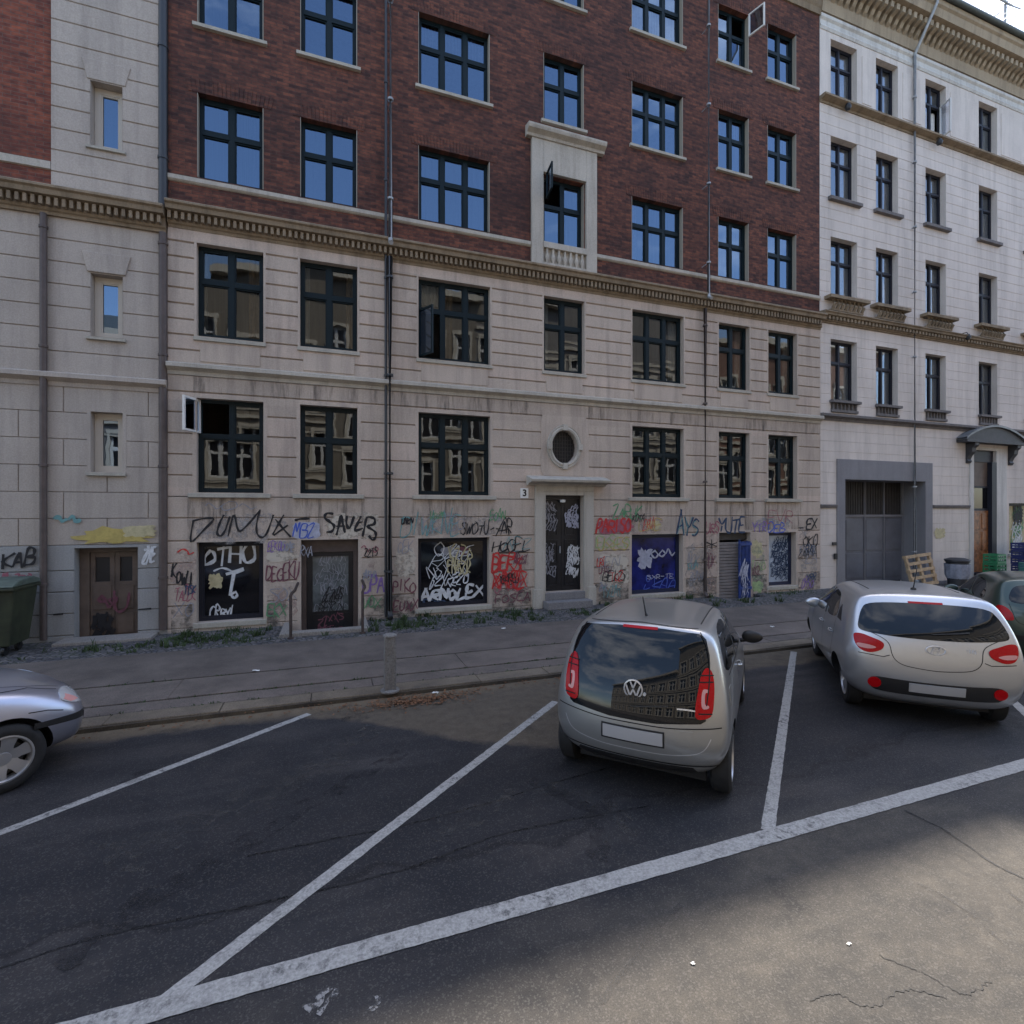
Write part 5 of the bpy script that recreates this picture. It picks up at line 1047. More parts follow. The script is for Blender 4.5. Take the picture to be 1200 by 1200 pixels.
# --- silver-beige city car with an all-glass tailgate
car, bvh, pp, ln = make_car('up', 'small silver-beige hatchback with a black glass tailgate parked nose-in', (3.735,5.08), R(44), 3.54, 1.60, 1.49, 'silver_beige', (-1.23,1.19), .29, .70, arch=.34)
pp('tailgate_glass', [(-.56,.715),(-.2,.675),(.2,.675),(.56,.715),(.60,.74),(.605,.86),(.625,1.06),(.61,1.24),(.575,1.36),(.53,1.40),(.2,1.42),(-.2,1.42),(-.53,1.40),(-.575,1.36),(-.61,1.24),(-.625,1.06),(-.605,.86),(-.60,.74)], 'rear', 'car_glass', .004, .012)
for s in (1, -1):
    q = [(.515,.745),(.63,.765),(.655,.84),(.655,1.02),(.635,1.12),(.585,1.155),(.545,1.08),(.535,.98),(.515,.86)]
    tl = pp('tail_light', q if s == 1 else flip(q), 'rear', 'lamp_red', .014, .02, step=.025)
    q = [(.56,.83),(.62,.84),(.62,.865),(.585,.865),(.585,.96),(.61,.96),(.61,.985),(.56,.985)]
    pp('lamp_reflector', q if s == 1 else flip(q), 'rear', 'lamp_clear', .0155, .004, par=tl, step=.02)
for s in (1, -1):
    for zz in (.79, 1.03, 1.08):
        q = [(.54,zz),(.645,zz+.006),(.645,zz+.016),(.54,zz+.01)]; pp('lamp_rib', q if s == 1 else flip(q), 'rear', 'gap', .0155, .003, step=.03)
ln('bumper_lip', [(-.70,.36),(-.4,.345),(.4,.345),(.70,.36)], 'rear', .014, 'black_trim', .004); ln('tailgate_edge', [(-.60,.86),(-.62,1.06),(-.605,1.24),(-.57,1.36),(-.52,1.405)], 'rear', .010, 'gap', .016); ln('tailgate_edge', [(.60,.86),(.62,1.06),(.605,1.24),(.57,1.36),(.52,1.405)], 'rear', .010, 'gap', .016)
pp('fuel_flap', [(-1.36,.80),(-1.20,.80),(-1.20,.94),(-1.36,.94)], 'right', 'silver_beige', .003, .004)
pp('rear_wiper', [(-.02,.79),(.01,.785),(.30,.82),(.30,.835)], 'rear', 'black_trim', .02, .006)
pp('plate_frame', [(-.275,.48),(.275,.48),(.275,.615),(-.275,.615)], 'rear', 'black_trim', .007, .006)
pp('brake_light', [(-.16,1.405),(.16,1.405),(.16,1.425),(-.16,1.425)], 'rear', 'lamp_red', .008, .01)
ln('bumper_crease', [(-.64,.60),(-.60,.47),(-.3,.42),(.3,.42),(.60,.47),(.64,.60)], 'rear', .008, 'chrome', .003)
ln('bumper_seam', [(-.72,.69),(-.3,.65),(.3,.65),(.72,.69)], 'rear')
pp('number_plate', [(-.26,.495),(.26,.495),(.26,.60),(-.26,.60)], 'rear', 'plate', .012, .012)
pp('lower_diffuser', [(-.56,.235),(.56,.235),(.5,.33),(-.5,.33)], 'rear', 'black_trim', .004, .008)
pp('side_reflector', [(.36,.52),(.50,.53),(.50,.645),(.36,.645)], 'rear', 'silver_beige', .006, .006)
# round badge: ring with a V above a W
by = bvh.ray_cast(Vector((0,-5,.93)), Vector((0,1,0)))[0].y
def badge_V(bm, c, r):
    rings = []
    for k in range(32):
        a = 2*math.pi*k/32; co, si = math.cos(a), math.sin(a)
        rings.append([bm.verts.new((c[0]+q*r*co, c[1]+h, c[2]+q*r*si)) for q, h in ((1.0,.0),(1.0,-.014),(.88,-.016),(.84,-.006),(.84,.0))])
    for k in range(32):
        for i in range(4): bm.faces.new((rings[k][i], rings[(k+1)%32][i], rings[(k+1)%32][i+1], rings[k][i+1]))
    for pts in ([(-.30,.78),(0,.10),(.30,.78)], [(-.74,.40),(-.34,-.70),(0,-.02),(.34,-.70),(.74,.40)]):
        for p, q in zip(pts, pts[1:]):
            p, q = Vector(p)*r, Vector(q)*r; d = (q-p).normalized(); n = Vector((-d.y, d.x))*r*.085
            vs = [bm.verts.new((c[0]+v.x, c[1]-.014, c[2]+v.y)) for v in (p+n, q+n, q-n, p-n)]; bm.faces.new(vs)
bm = BM(); badge_V(bm, (0, by-.008, .93), .085); obj('badge', bm, M['chrome'], car, smooth=40)
bm = BM(); tube(bm, [(.10,by-.012,.90),(.10,by-.03,.90)], .014, 10); obj('tailgate_lock', bm, M['chrome'], car)
ln('model_script', [(.37,.815),(.40,.83),(.42,.812),(.45,.828),(.47,.812),(.50,.824),(.53,.812)], 'rear', .012, 'chrome', .008)
for s, ax in ((1,'right'), (-1,'left')):
    fr = pp('front_side_window', [(-.28,.975),(.64,.955),(.52,1.10),(.20,1.36),(-.28,1.40)], ax, 'car_glass_side', .003, .01)
    pp('rear_side_window', [(-1.36,1.06),(-.36,.985),(-.36,1.40),(-1.05,1.39),(-1.26,1.25)], ax, 'car_glass_side', .003, .01)
    pp('pillar', [(-.355,.99),(-.285,.985),(-.285,1.385),(-.355,1.385)], ax, 'black_trim', .0032, .008)
    ln('door_seam', [(-.32,.98),(-.36,.8),(-.36,.30),(.66,.28),(.74,.55),(.66,.96)], ax); ln('window_seal', [(-1.2,1.02),(-.3,.975),(.66,.955)], ax, .012, 'black_trim', .004)
    bm = BM(); hx = bvh.ray_cast(Vector((5*s,-.18,.86)), Vector((-s,0,0)))[0].x; tube(bm, [(hx,-.26,.86),(hx+s*.03,-.24,.86),(hx+s*.032,-.11,.86),(hx,-.09,.86)], .014, 8); obj('door_handle', bm, M['silver_beige'], car, smooth=50)
    mirror(car, s*.80, .50, 1.01, s, 'black_trim')
pp('windscreen', [(-.58,1.00),(.58,1.00),(.50,1.36),(-.50,1.36)], 'front', 'car_glass', .003, .01, step=.06)
for s in (1, -1): q = [(.42,.62),(.64,.66),(.66,.76),(.5,.76),(.4,.7)]; pp('headlight', q if s > 0 else flip(q), 'front', 'lamp_white', .008, .012)
hz = bvh.ray_cast(Vector((.05,-.9,5)), Vector((0,0,-1)))[0].z; bm = BM(); tube(bm, [(.0,-1.12,hz-.02),(.0,-1.17,hz+.02),(.0,-1.30,hz+.20)], [.018,.009,.005], 8); obj('roof_aerial', bm, M['black_trim'], car, smooth=50)
pp('roof_rail_seam', [(.50,-1.15),(.512,-1.15),(.525,.1),(.513,.1)], 'top', 'gap', .002, .003, step=.08); pp('roof_rail_seam', flip([(.50,-1.15),(.512,-1.15),(.525,.1),(.513,.1)]), 'top', 'gap', .002, .003, step=.08)
ln('spoiler_seam', [(-.5,1.432),(0,1.452),(.5,1.432)], 'rear', .012, 'black_trim', .004)
# --- bright silver hatchback, right
def mod_h(st):
    for r in st[:3]:
        r[5][0] += .0; r[6][0] += .02; r[4][0] += .015
    st[0][4][1] -= .045; st[0][4][2] += .03; st[0][3][1] -= .01; st[0][5][1] += .05; st[0][6][1] += .05; st[0][7][1] += .05; st[0][5][2] -= .015
car, bvh, pp, ln = make_car('i', 'bright silver hatchback with slanted tail lamps and a black bumper insert', (7.76,5.26), R(48), 3.74, 1.79, 1.50, 'bright_silver', (-1.20,1.19), .295, .71, mod_h, arch=.345, spokes=6)
pp('rear_window', [(-.68,1.035),(-.3,1.005),(.3,1.005),(.68,1.035),(.73,1.075),(.68,1.24),(.61,1.35),(.3,1.378),(-.3,1.378),(-.61,1.35),(-.68,1.24),(-.73,1.075)], 'rear', 'car_glass', .004, .012)
for s in (1, -1):
    q = [(.50,.855),(.62,.80),(.72,.82),(.77,.90),(.775,1.0),(.70,1.01),(.62,.985),(.48,.935)]
    tl = pp('tail_light', q if s == 1 else flip(q), 'rear', 'lamp_red', .012, .02, step=.025)
    q = [(.55,.87),(.63,.845),(.74,.855),(.755,.90),(.63,.895)]; pp('lamp_reflector', q if s == 1 else flip(q), 'rear', 'lamp_clear', .015, .004, par=tl, step=.02)
ins = pp('bumper_insert', [(-.62,.40),(-.55,.355),(.55,.355),(.62,.40),(.66,.47),(.60,.54),(.3,.525),(-.3,.525),(-.60,.54),(-.66,.47)], 'rear', 'black_trim', .006, .012)
for s in (1, -1):
    cx_ = s*.585; pp('fog_lamp', [(cx_+.065*math.cos(2*math.pi*k/14), .462+.062*math.sin(2*math.pi*k/14)) for k in range(14)], 'rear', 'lamp_red', .016, .018, par=ins, step=.03)
pp('rear_wiper', [(-.03,1.06),(.0,1.055),(.34,1.09),(.34,1.105)], 'rear', 'black_trim', .02, .006)
pp('number_plate', [(-.26,.405),(.26,.405),(.26,.505),(-.26,.505)], 'rear', 'plate', .016, .01)
pp('brake_light', [(-.17,1.375),(.17,1.375),(.17,1.395),(-.17,1.395)], 'rear', 'lamp_red', .006, .01)
ln('tailgate_seam', [(-.66,1.06),(-.41,.95),(-.44,.80),(-.36,.70),(0,.665),(.36,.70),(.44,.80),(.41,.95),(.66,1.06)], 'rear', .008); ln('bumper_seam', [(-.74,.79),(-.50,.775),(-.44,.80)], 'rear'); ln('bumper_seam', [(.74,.79),(.50,.775),(.44,.80)], 'rear')
by = bvh.ray_cast(Vector((0,-5,.90)), Vector((0,1,0)))[0].y
bm = BM(); rings = []
for k in range(36):
    a = 2*math.pi*k/36; co, si = math.cos(a), math.sin(a); rings.append([bm.verts.new((q*.098*co, by+h, .90+q*.055*si)) for q, h in ((1.0,.004),(1.0,-.014),(.86,-.016),(.82,.004))])
for k in range(36):
    for i in range(3): bm.faces.new((rings[k][i], rings[(k+1)%36][i], rings[(k+1)%36][i+1], rings[k][i+1]))
for pts in ([(-.045,-.038),(-.012,.04)], [(.012,-.04),(.045,.038)], [(-.03,-.004),(0,.006),(.03,.004)]):
    for p, q in zip(pts, pts[1:]):
        p, q = Vector(p), Vector(q); d = (q-p).normalized(); n = Vector((-d.y, d.x))*.009; bm.faces.new([bm.verts.new((v.x, by-.014, .90+v.y)) for v in (p+n, q+n, q-n, p-n)])
obj('badge', bm, M['chrome'], car, smooth=40)
text('model_script', 'i10', .075, M['chrome'], car, (.33, bvh.ray_cast(Vector((.33,-5,.91)), Vector((0,1,0)))[0].y-.004, .91), ext=.003)
for s, ax in ((1,'right'), (-1,'left')):
    pp('front_side_window', [(-.20,1.00),(.66,.965),(.50,1.12),(.22,1.33),(-.20,1.375)], ax, 'car_glass_side', .003, .01); pp('rear_side_window', [(-1.02,1.06),(-.28,1.005),(-.28,1.375),(-.74,1.365),(-.96,1.24)], ax, 'car_glass_side', .003, .01)
    pp('pillar', [(-.277,1.0),(-.205,1.0),(-.205,1.378),(-.277,1.378)], ax, 'black_trim', .0032, .008); pp('quarter_window', [(-1.30,1.07),(-1.06,1.075),(-1.03,1.20),(-1.08,1.26)], ax, 'black_trim', .003, .008)
    ln('door_seam', [(-.24,.98),(-.26,.30),(.64,.28),(.72,.55),(.68,.95)], ax); ln('door_seam', [(-.26,.30),(-.78,.32),(-.92,.62),(-1.02,.75),(-1.02,1.05)], ax); ln('side_crease', [(-1.35,.80),(-.3,.78),(.6,.74)], ax, .006, 'bright_silver', .003)
    for hy in (-.14, -.88): bm = BM(); hx = bvh.ray_cast(Vector((5*s,hy,.86)), Vector((-s,0,0)))[0].x; tube(bm, [(hx,hy-.09,.86),(hx+s*.03,hy-.07,.86),(hx+s*.032,hy+.07,.86),(hx,hy+.09,.86)], .014, 8); obj('door_handle', bm, M['bright_silver'], car, smooth=50)
    mirror(car, s*.80, .56, 1.01, s, 'bright_silver')
pp('windscreen', [(-.58,1.00),(.58,1.00),(.50,1.36),(-.50,1.36)], 'front', 'car_glass', .003, .01, step=.06)
for s in (1, -1): q = [(.42,.62),(.64,.66),(.66,.76),(.5,.76),(.4,.7)]; pp('headlight', q if s > 0 else flip(q), 'front', 'lamp_white', .008, .012)
hz = bvh.ray_cast(Vector((.0,-1.05,5)), Vector((0,0,-1)))[0].z; bm = BM(); lathe(bm, [(.035,hz-.01),(.03,hz+.02),(.008,hz+.03)], (0,-1.05,0), n=12); tube(bm, [(0,-1.05,hz+.02),(0,-1.18,hz+.28)], [.008,.004], 8); obj('roof_aerial', bm, M['black_trim'], car, smooth=50)
for s in (1, -1): q = [(.47,-1.02),(.484,-1.02),(.505,.1),(.491,.1)]; pp('roof_gutter', q if s > 0 else flip(q), 'top', 'gap', .002, .003, step=.08)
# --- dark green hatchback at the right edge
car, bvh, pp, ln = make_car('g', 'dark green hatchback partly cut off at the right edge beyond the bright silver hatchback', (11.75,5.62), HD, 3.70, 1.66, 1.44, 'dark_green', (-1.20,1.22), .29, .70, mod_h, arch=.34)
pp('rear_window', [(-.55,1.04),(.55,1.04),(.60,1.12),(.50,1.30),(.3,1.325),(-.3,1.325),(-.50,1.30),(-.60,1.12)], 'rear', 'car_glass', .004, .012)
for s in (1, -1):
    q = [(.56,.78),(.70,.80),(.745,.90),(.735,1.0),(.66,1.0),(.58,.92)]; tl = pp('tail_light', q if s == 1 else flip(q), 'rear', 'lamp_red', .012, .02, step=.025)
pp('number_plate', [(-.26,.60),(.26,.60),(.26,.70),(-.26,.70)], 'rear', 'plate', .012, .01); pp('bumper_strip', [(-.72,.50),(.72,.50),(.72,.58),(-.72,.58)], 'rear', 'black_trim', .006, .012)
ln('tailgate_seam', [(-.60,1.04),(-.54,.74),(.54,.74),(.60,1.04)], 'rear', .008)
for s, ax in ((1,'right'), (-1,'left')):
    pp('front_side_window', [(-.20,.98),(.66,.945),(.50,1.08),(.22,1.28),(-.20,1.33)], ax, 'car_glass_side', .003, .01); pp('rear_side_window', [(-1.12,1.02),(-.26,.985),(-.26,1.33),(-.80,1.315),(-1.04,1.2)], ax, 'car_glass_side', .003, .01)
    ln('door_seam', [(-.23,.96),(-.26,.30),(.64,.28),(.72,.55),(.68,.93)], ax); mirror(car, s*.80, .56, .98, s, 'dark_green')
pp('windscreen', [(-.58,.97),(.58,.97),(.50,1.31),(-.50,1.31)], 'front', 'car_glass', .003, .01, step=.06)
for s in (1, -1): q = [(.42,.6),(.64,.64),(.66,.74),(.5,.74),(.4,.68)]; pp('headlight', q if s > 0 else flip(q), 'front', 'lamp_white', .008, .012)
# --- lavender-silver hatchback at the left edge, nose towards the kerb
def mod_l(st):
    for r in st[5:]:
        for k in (4,5,6,7): r[k][2] -= .015
    for k in (4,5,6,7): st[7][k][2] -= .02; st[8][k][2] -= .03
    for k in range(2,8): st[8][k][0] *= 1.07
car, bvh, pp, ln = make_car('l', 'lavender-silver hatchback nose cut off by the left edge of the street view', (-4.15,5.60), R(40), 3.80, 1.66, 1.43, 'lavender_silver', (-1.22,1.20), .30, .72, mod_l, arch=.355, spokes=6, turn=R(0))
pp('windscreen', [(-.58,.98),(.58,.98),(.50,1.31),(-.50,1.31)], 'front', 'car_glass', .003, .01, step=.06); pp('rear_window', [(-.55,1.04),(.55,1.04),(.50,1.30),(-.50,1.30)], 'rear', 'car_glass', .004, .012)
for s, ax in ((1,'right'), (-1,'left')):
    q = [(.40,.60),(.60,.60),(.74,.63),(.745,.70),(.66,.76),(.5,.755),(.40,.70)]; h_ = pp('headlight', q if s > 0 else flip(q), 'front', 'lamp_white', .010, .016, step=.025)
    q = [(.66,.64),(.735,.65),(.735,.69),(.68,.72)]; pp('indicator', q if s > 0 else flip(q), 'front', 'lamp_clear', .0125, .004, par=h_, step=.02)
    pp('bumper_strip', [(1.40,.50),(1.80,.47),(1.80,.535),(1.40,.55)], ax, 'black_trim', .006, .012)
    pp('front_side_window', [(-.20,.98),(.66,.945),(.50,1.08),(.22,1.27),(-.20,1.32)], ax, 'car_glass_side', .003, .01); pp('rear_side_window', [(-1.12,1.02),(-.26,.985),(-.26,1.32),(-.80,1.31)], ax, 'car_glass_side', .003, .01)
    ln('door_seam', [(-.23,.96),(-.26,.30),(.62,.28),(.70,.55),(.68,.93)], ax); ln('bumper_seam', [(1.36,.66),(1.50,.64),(1.62,.60)], ax); ln('wing_seam', [(.9,.92),(1.4,.85),(1.62,.77)], ax); mirror(car, s*.80, .60, .97, s, 'lavender_silver')
    pp('side_repeater', [(.86,.72),(.93,.72),(.93,.745),(.86,.745)], ax, 'orange_lens', .008, .01)
    q = [(.60,.78),(.70,.80),(.745,.90),(.735,1.0),(.66,1.0)]; pp('tail_light', q if s > 0 else flip(q), 'rear', 'lamp_red', .01, .02)
pp('grille', [(-.36,.58),(.36,.58),(.38,.68),(-.38,.68)], 'front', 'black_trim', .006, .01); pp('bumper_strip', [(-.62,.44),(.62,.44),(.62,.50),(-.62,.50)], 'front', 'black_trim', .008, .012); pp('number_plate', [(-.26,.33),(.26,.33),(.26,.43),(-.26,.43)], 'front', 'plate', .012, .01)
ln('bonnet_seam', [(.62,.98),(.60,1.4),(.52,1.66)], 'top', .007); ln('bonnet_seam', [(-.62,.98),(-.60,1.4),(-.52,1.66)], 'top', .007)

# ================================================================= STREET THINGS
x, y = G(457, 809, PZ)
b = empty('bollard', (x,y,PZ), 'weathered grey square post standing by the kerb in front of the downpipe', 'bollard')
bm = BM(); 
for k in range(5): z = PZ+.76*k/5; 
vs = bx(bm, x-.075, x+.075, y-.075, y+.075, PZ-.02, PZ+.74)
bmesh.ops.subdivide_edges(bm, edges=bm.edges[:], cuts=5, use_grid_fill=True)
for v in bm.verts: v.co += Vector((random.uniform(-.006,.006), random.uniform(-.006,.006), 0))
M['post'] = stone('weathered_post', (.20,.19,.18), (.09,.085,.08), .6, .3)
obj('shaft', bm, M['post'], b, bevel=.01)
bm = BM(); lathe(bm, [(.0,PZ+.775),(.06,PZ+.77),(.095,PZ+.755),(.10,PZ+.74),(.07,PZ+.735)], (x,y,0), n=8); obj('cap', bm, M['post'], b)
bm = BM(); lathe(bm, [(.13,PZ-.01),(.13,PZ+.012),(.08,PZ+.03),(.08,PZ+.01)], (x,y,0), n=12); obj('base_ring', bm, M['post'], b)
# green waste container
d = empty('waste_container', (-5.6, 11.0, PZ), 'dark green wheeled waste container against the grey wall at the left edge', 'waste container')
M['bin_green'] = plain('worn_dark_green_plastic', (.030,.036,.018), .6, var=.45, scale=4); M['bin_lid'] = plain('pale_green_lid', (.085,.11,.09), .55, var=.4)
bm = BM(); x0, x1, y0, y1 = -6.5, -4.96, 10.75, 11.55
v = bx(bm, x0+.10, x1-.10, y0+.12, y1-.08, PZ+.16, PZ+1.10)
for q in v[4:]: q.co.x += .09*(1 if q.co.x > (x0+x1)/2 else -1); q.co.y += .08*(1 if q.co.y > (y0+y1)/2 else -1)
for k in range(4): xx = x0+.3+k*.28; vv = bx(bm, xx, xx+.05, y0+.03, y0+.13, PZ+.3, PZ+1.0)
bx(bm, x0-.03, x1+.03, y0-.03, y1+.03, PZ+1.10, PZ+1.16); obj('tub', bm, M['bin_green'], d, bevel=.02)
bm = BM(); prism_x(bm, ((y0-.04,PZ+1.162),(y0-.02,PZ+1.20),(y0+.2,PZ+1.27),(y1-.2,PZ+1.29),(y1+.02,PZ+1.22),(y1+.03,PZ+1.162)), x0-.02, x1+.02); obj('lid', bm, M['bin_lid'], d, bevel=.02)
for xx in (x0+.2, x1-.2):
    for yy in (y0+.2, y1-.2): bm = BM(); lathe(bm, [(.0,-.025),(.08,-.025),(.085,0),(.08,.025),(.0,.025)], (xx,yy,PZ+.085), 'X', 18); bx(bm, xx-.035, xx+.035, yy-.03, yy+.03, PZ+.09, PZ+.17); obj('castor', bm, M['black_metal'], d)
# handrail posts of the sunk door
for xx, lab in ((-.72, 'rusty dark handrail post left of the sunk basement door'), (.60, 'rusty dark handrail post right of the sunk basement door')):
    yy = 10.62; bm = BM(); tube(bm, [(xx,yy,PZ-.05),(xx,yy,PZ+.82),(xx+.02,yy+.03,PZ+.86),(xx+.06,yy+.22,PZ+.88),(xx+.06,D-.03,PZ+.89)], .028, 10); lathe(bm, [(.06,PZ-.01),(.06,PZ+.015),(.03,PZ+.025)], (xx,yy,0), n=12)
    M['rust'] = M.get('rust') or plain('rusty_iron', (.05,.032,.026), .75, var=.4, scale=12)
    tag(obj('handrail', bm, M['rust'], smooth=40, loc=(xx,yy,PZ)), lab, 'handrail')
# stone kerbing round the well
bm = BM(); bx(bm, -.93, .74, 10.74, 10.975, PZ-.05, PZ+.07); bx(bm, -.93, -.785, 10.98, D-.04, PZ-.05, PZ+.066); bx(bm, .625, .74, 10.98, D-.04, PZ-.05, PZ+.066)
struct('well_kerb', bm, M['granite'], bevel=.012)
# pallet leaning on the garage wall
pw = empty('wooden_pallet', (18.1, 11.4, PZ), 'pale wooden pallet leaning upright beside the garage doorway', 'pallet')
M['pallet'] = plain('pallet_wood', (.38,.27,.16), .8, var=.3, scale=9)
tilt = Matrix.Translation((17.45,11.05,PZ)) @ Matrix.Rotation(R(-4),4,'Y') @ Matrix.Rotation(R(-12),4,'X')
def pal(boxes, nm):
    bm = BM()
    for q in boxes: bx(bm, *q)
    bmesh.ops.transform(bm, verts=bm.verts, matrix=tilt); obj(nm, bm, M['pallet'], pw, bevel=.004)
pal([(0,1.20,0,.022,z,z+.10) for z in (0,.23,.46,.69,.92)], 'deck_boards')
pal([(x,x+.10,.023,.10,0,1.02) for x in (0,.55,1.10)], 'stringers'); pal([(0,1.20,.101,.122,z,z+.10) for z in (0,.46,.92)], 'bottom_boards')
# dark bin and crates beyond
M['bin_dark'] = plain('grey_black_plastic', (.03,.032,.038), .5, var=.3); M['bag'] = plain('grey_plastic_bag', (.25,.27,.33), .4, var=.35, scale=6)
t = empty('litter_bin', (19.45,11.0,PZ), 'dark round bin wrapped in a grey bag beside the wooden pallet', 'bin')
bm = BM(); lathe(bm, [(.0,PZ),(.25,PZ),(.30,PZ+.75),(.33,PZ+.78),(.33,PZ+.82),(.28,PZ+.82),(.26,PZ+.70)], (19.45,11.0,0), n=20); obj('drum', bm, M['bin_dark'], t, smooth=40)
bm = BM(); rr = lathe(bm, [(.27,PZ+.22),(.315,PZ+.35),(.325,PZ+.55),(.335,PZ+.70)], (19.45,11.0,0), n=40)
for ring in rr:
    for k, v in enumerate(ring): f = 1+.045*math.sin(k*2.3)+random.uniform(-.015,.015)*1; v.co.x = 19.45+(v.co.x-19.45)*f; v.co.y = 11+(v.co.y-11)*f
obj('bag', bm, M['bag'], t, smooth=60)
bm = BM(); lathe(bm, [(.0,PZ+.90),(.2,PZ+.89),(.34,PZ+.84),(.35,PZ+.82),(.30,PZ+.822)], (19.45,11.0,0), n=20); obj('lid', bm, M['bin_dark'], t, smooth=40)
M['crate_green'] = plain('green_crate_plastic', (.02,.17,.07), .45); M['crate_blue'] = plain('navy_crate_plastic', (.018,.028,.13), .45); M['crate_teal'] = plain('teal_crate_plastic', (.05,.16,.15), .45)
def crate(x, y, z, w, dp, h, m, label, group, rot=0):
    bm = BM(); t = .018
    bx(bm, -w/2, w/2, -dp/2, dp/2, 0, .02)
    for s in (-1, 1):
        for za, zb in ((.02,.07),(h*.45,h*.62),(h-.06,h)):
            a, b_ = sorted((s*dp/2, s*(dp/2-t))); bx(bm, -w/2, w/2, a, b_, za, zb); a, b_ = sorted((s*w/2, s*(w/2-t))); bx(bm, a, b_, -dp/2+t, dp/2-t, za, zb)
        for xx in (-w/2, -w/6, w/6-.03, w/2-.03): a, b_ = sorted((s*(dp/2-.002), s*(dp/2-t+.002))); bx(bm, xx, xx+.03, a, b_, .02, h-.002)
        for yy in (-dp/2+t, 0, dp/2-t-.03): a, b_ = sorted((s*(w/2-.002), s*(w/2-t+.002))); bx(bm, a, b_, yy, yy+.03, .02, h-.002)
    bmesh.ops.rotate(bm, verts=bm.verts, cent=(0,0,0), matrix=Matrix.Rotation(rot,3,'Z')); bmesh.ops.translate(bm, verts=bm.verts, vec=(x,y,z)); return tag(obj('plastic_crate', bm, M[m], loc=(x,y,z)), label, 'crate', group)
g1, g2, g3 = 'green crates at the doorway', 'navy crates by the shop window', 'teal crates behind the green car'
for k in range(3): crate(21.6, 11.1, PZ+.32*k, .6, .4, .31, 'crate_green', ('bottom','middle','topmost')[k]+' green plastic crate stacked before the wooden entrance door', g1, .05*k)
for k in range(5): crate(23.6, 11.2, PZ+.26*k, .8, .5, .25, 'crate_blue', ('lowest','second','middle','fourth','topmost')[k]+' navy crate in the stack under the shop window'+('' if k not in (1,3) else ' from the ground'), g2, .03*(k%2))
for k in range(3): crate(22.2, 10.3, PZ+.24*k, .8, .5, .23, 'crate_teal', ('lowest','middle','topmost')[k]+' teal crate in the stack behind the dark green car', g3, .04*(k%2))
# weeds along the wall foot, gutter leaves and litter
random.seed(21); bm = BM()
def tuft(x, y, z, n, h):
    for _ in range(n):
        a = random.uniform(0, 6.283); r = random.uniform(0,.05); px, py = x+r*math.cos(a), y+r*math.sin(a); hh = h*random.uniform(.5,1.2); w = random.uniform(.006,.014); lx, ly = random.uniform(-.6,.6)*hh, random.uniform(-.6,.6)*hh; c_, s_ = math.cos(a)*w, math.sin(a)*w
        p = [bm.verts.new(q) for q in ((px-c_,py-s_,z),(px+c_,py+s_,z),(px+lx*.4+c_*.7,py+ly*.4+s_*.7,z+hh*.6),(px+lx*.4-c_*.7,py+ly*.4-s_*.7,z+hh*.6),(px+lx,py+ly,z+hh*.9))]
        bm.faces.new(p[:4]); bm.faces.new((p[3],p[2],p[4]))
def inwell(x, y): return any(w[0]-.2 < x < w[1]+.15 and y > w[2]-.3 for w in WELLS) or (4.7 < x < 6.5 and y > 11.3) or (-4.8 < x < -3.0 and y > 11.2)
cl = [(random.uniform(-4.5,9), random.choice([10.75,11.0,11.3,11.7]), random.uniform(.25,.8)) for _ in range(26)]+[(x, 11.6, .5) for x in (-2.6,-1.8,1.0,1.4,2.3,3.1,3.9,4.4,6.9,12.4,13.2)]+[(-2.9,11.2,.6),(-2.2,11.0,.6),(-3.4,10.9,.5),(1.3,10.9,.4),(3.6,11.0,.8),(4.3,10.8,.5)]
for cx_, cy_, sp in cl:
    for _ in range(int(32*sp)):
        x, y = random.gauss(cx_, sp*.6), random.gauss(cy_, .26)
        if 10.45 < y < D-.04 and not inwell(x, y): tuft(x, y, PZ-.006, random.randint(4,8), random.uniform(.04,.11))
for _ in range(60):
    x = random.uniform(-4,12); y = random.uniform(10.6, 11.8)
    if inwell(x, y): continue
    for _k in range(random.randint(2,7)): tuft(x+random.gauss(0,.06), y+random.gauss(0,.05), PZ-.006, 7, random.uniform(.08,.2))
for _ in range(260):
    x = random.uniform(-3.5,5.5); y = random.choice([7.74,7.37,8.58])+random.gauss(0,.012)
    tuft(x, y, PZ-.02, random.randint(3,6), random.uniform(.02,.05))
o = obj('weeds', bm, M['grass'], recalc=False); o['kind'] = 'stuff'; tag(o, 'green weeds growing between the cobbles along the foot of the wall', 'weeds')
bm = BM()
for _ in range(900):
    x, y = random.gauss(1.05,.38), random.gauss(6.75,.10)
    if random.random() < .3: x, y = random.uniform(-3,6), random.gauss(6.93,.06)
    if y > 7.03: continue
    a = random.uniform(0,6.28); s = random.uniform(.012,.032); z = .006+random.uniform(0,.02); c_, q_ = math.cos(a)*s, math.sin(a)*s
    bm.faces.new([bm.verts.new(p) for p in ((x-c_,y-q_,z),(x+q_*.5,y-c_*.5,z+random.uniform(0,.012)),(x+c_,y+q_,z+random.uniform(0,.01)),(x-q_*.5,y+c_*.5,z+random.uniform(0,.012)))])
o = obj('dry_leaves', bm, M['leaf'], recalc=False); o['kind'] = 'stuff'; tag(o, 'brown dry leaves gathered in the gutter beside the kerb', 'leaves')
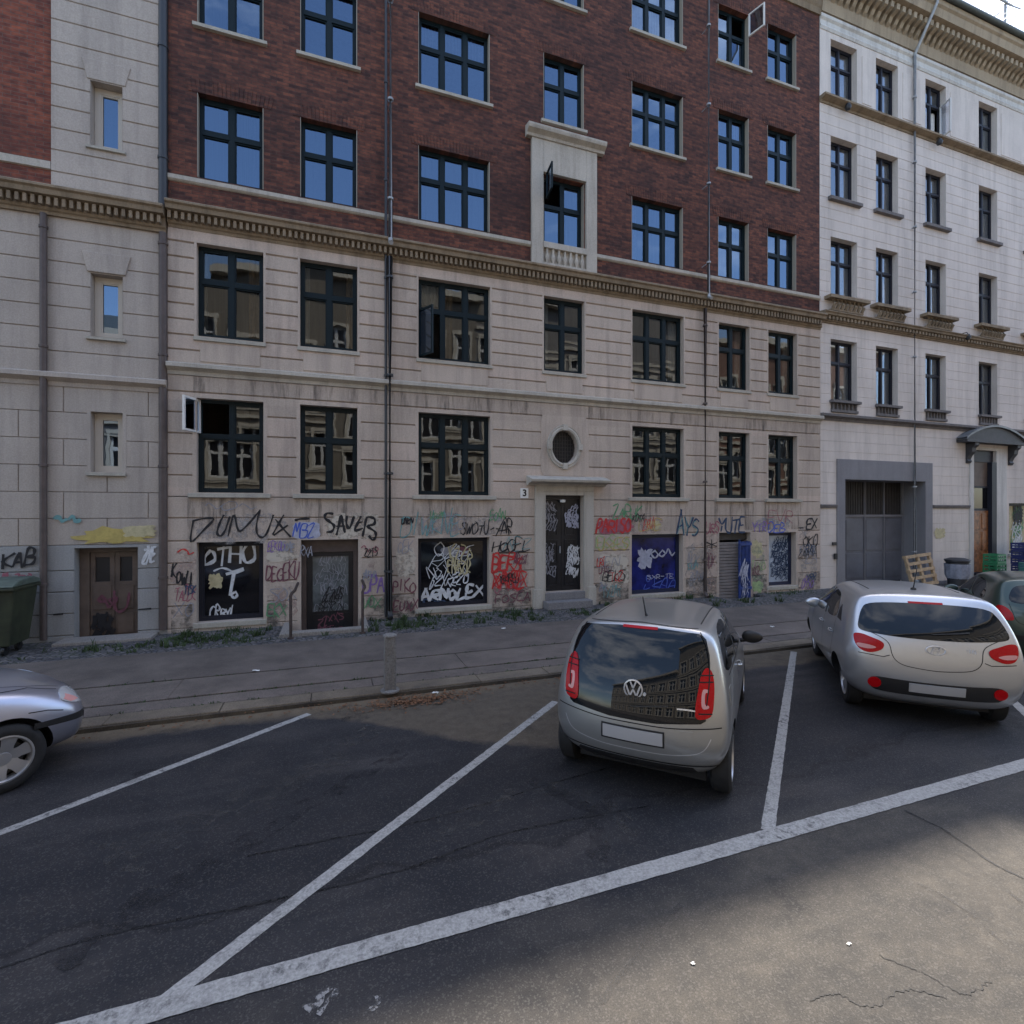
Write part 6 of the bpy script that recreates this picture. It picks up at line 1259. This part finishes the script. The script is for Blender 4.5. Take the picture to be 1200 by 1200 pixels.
for i, (u, v, lab) in enumerate(((510,813,'white paper scrap on the pavement edge right of the grey post'),(590,737,'white litter scrap among the weeds below the black window'),(905,735,'small white litter scrap on the pavement left of the bright silver car'),(300,787,'small white paper scrap on the slab walk before the sunk door'),(995,1107,'pale litter flake on the sunlit carriageway at lower right'),(812,1130,'pale litter flake on the sunlit carriageway below the silver-beige car'))):
    on = v < 800 or i == 0; x, y = G(u, v, PZ if on else 0); z = (PZ if on else 0)+.004; bm = BM(); s = .045 if on else .011; n = 4; g = [[bm.verts.new((x+(i_-2)*s/2+random.uniform(-.4,.4)*s, y+(j_-2)*s/3+random.uniform(-.3,.3)*s, z+random.uniform(0,.025 if on else .006))) for i_ in range(n+1)] for j_ in range(n+1)]
    for j_ in range(n):
        for i_ in range(n): bm.faces.new((g[j_][i_], g[j_][i_+1], g[j_+1][i_+1], g[j_+1][i_]))
    tag(obj('paper_litter', bm, M['paper'], loc=(x,y,z), recalc=False), lab, 'litter')

# ================================================================= LIGHT, SKY, CAMERA
SUN = Vector((1.05, 1.0, 2.22)).normalized()           # behind the row: the facade and most of the street lie in its shade
el = math.asin(SUN.z); az = math.atan2(SUN.x, SUN.y)
w = bpy.data.worlds.new('World'); SC.world = w; w.use_nodes = True; nt = w.node_tree; bg = nt.nodes['Background']
sky = nt.nodes.new('ShaderNodeTexSky'); sky.sky_type = 'NISHITA'; sky.sun_disc = False; sky.sun_elevation = el; sky.sun_rotation = az; sky.dust_density = 1.2; sky.air_density = 1.0
tc = nt.nodes.new('ShaderNodeTexCoord'); mp = nt.nodes.new('ShaderNodeMapping'); mp.inputs['Scale'].default_value = (1,1,2.4); L(nt, tc.outputs['Generated'], mp.inputs[0])
cn_ = noise(nt, mp.outputs[0], 2.2, 8, .62); cf = ramp(nt, cn_, .52, .80)
mm = N(nt, 'ShaderNodeMath', operation='MULTIPLY'); L(nt, cf, mm.inputs[0]); mm.inputs[1].default_value = .8
L(nt, mixc(nt, mm.outputs[0], sky.outputs[0], (9,9,9.2)), bg.inputs[0]); bg.inputs[1].default_value = .12
sd_ = bpy.data.lights.new('sun', 'SUN'); sd_.energy = 2.7; sd_.angle = R(.9); sd_.color = (1,.91,.79); so = bpy.data.objects.new('sun', sd_); COL.objects.link(so); so.rotation_euler = SUN.to_track_quat('Z', 'Y').to_euler(); so.location = (0,0,40)
cd = bpy.data.cameras.new('camera'); cam = bpy.data.objects.new('camera', cd); COL.objects.link(cam); cd.sensor_width = 36; cd.lens = 18.0; cd.clip_end = 900; cd.clip_start = .05; cd.shift_y = 0
cam.location = (0,0,EYE); cam.rotation_euler = (R(90), 0, -PSI); SC.camera = cam; cd.shift_y = -1/1200
SC.view_settings.view_transform = 'Standard'; SC.view_settings.look = 'None'; SC.view_settings.exposure = 1.85; SC.view_settings.gamma = 1
SC.cycles.max_bounces = 8; SC.cycles.transparent_max_bounces = 8
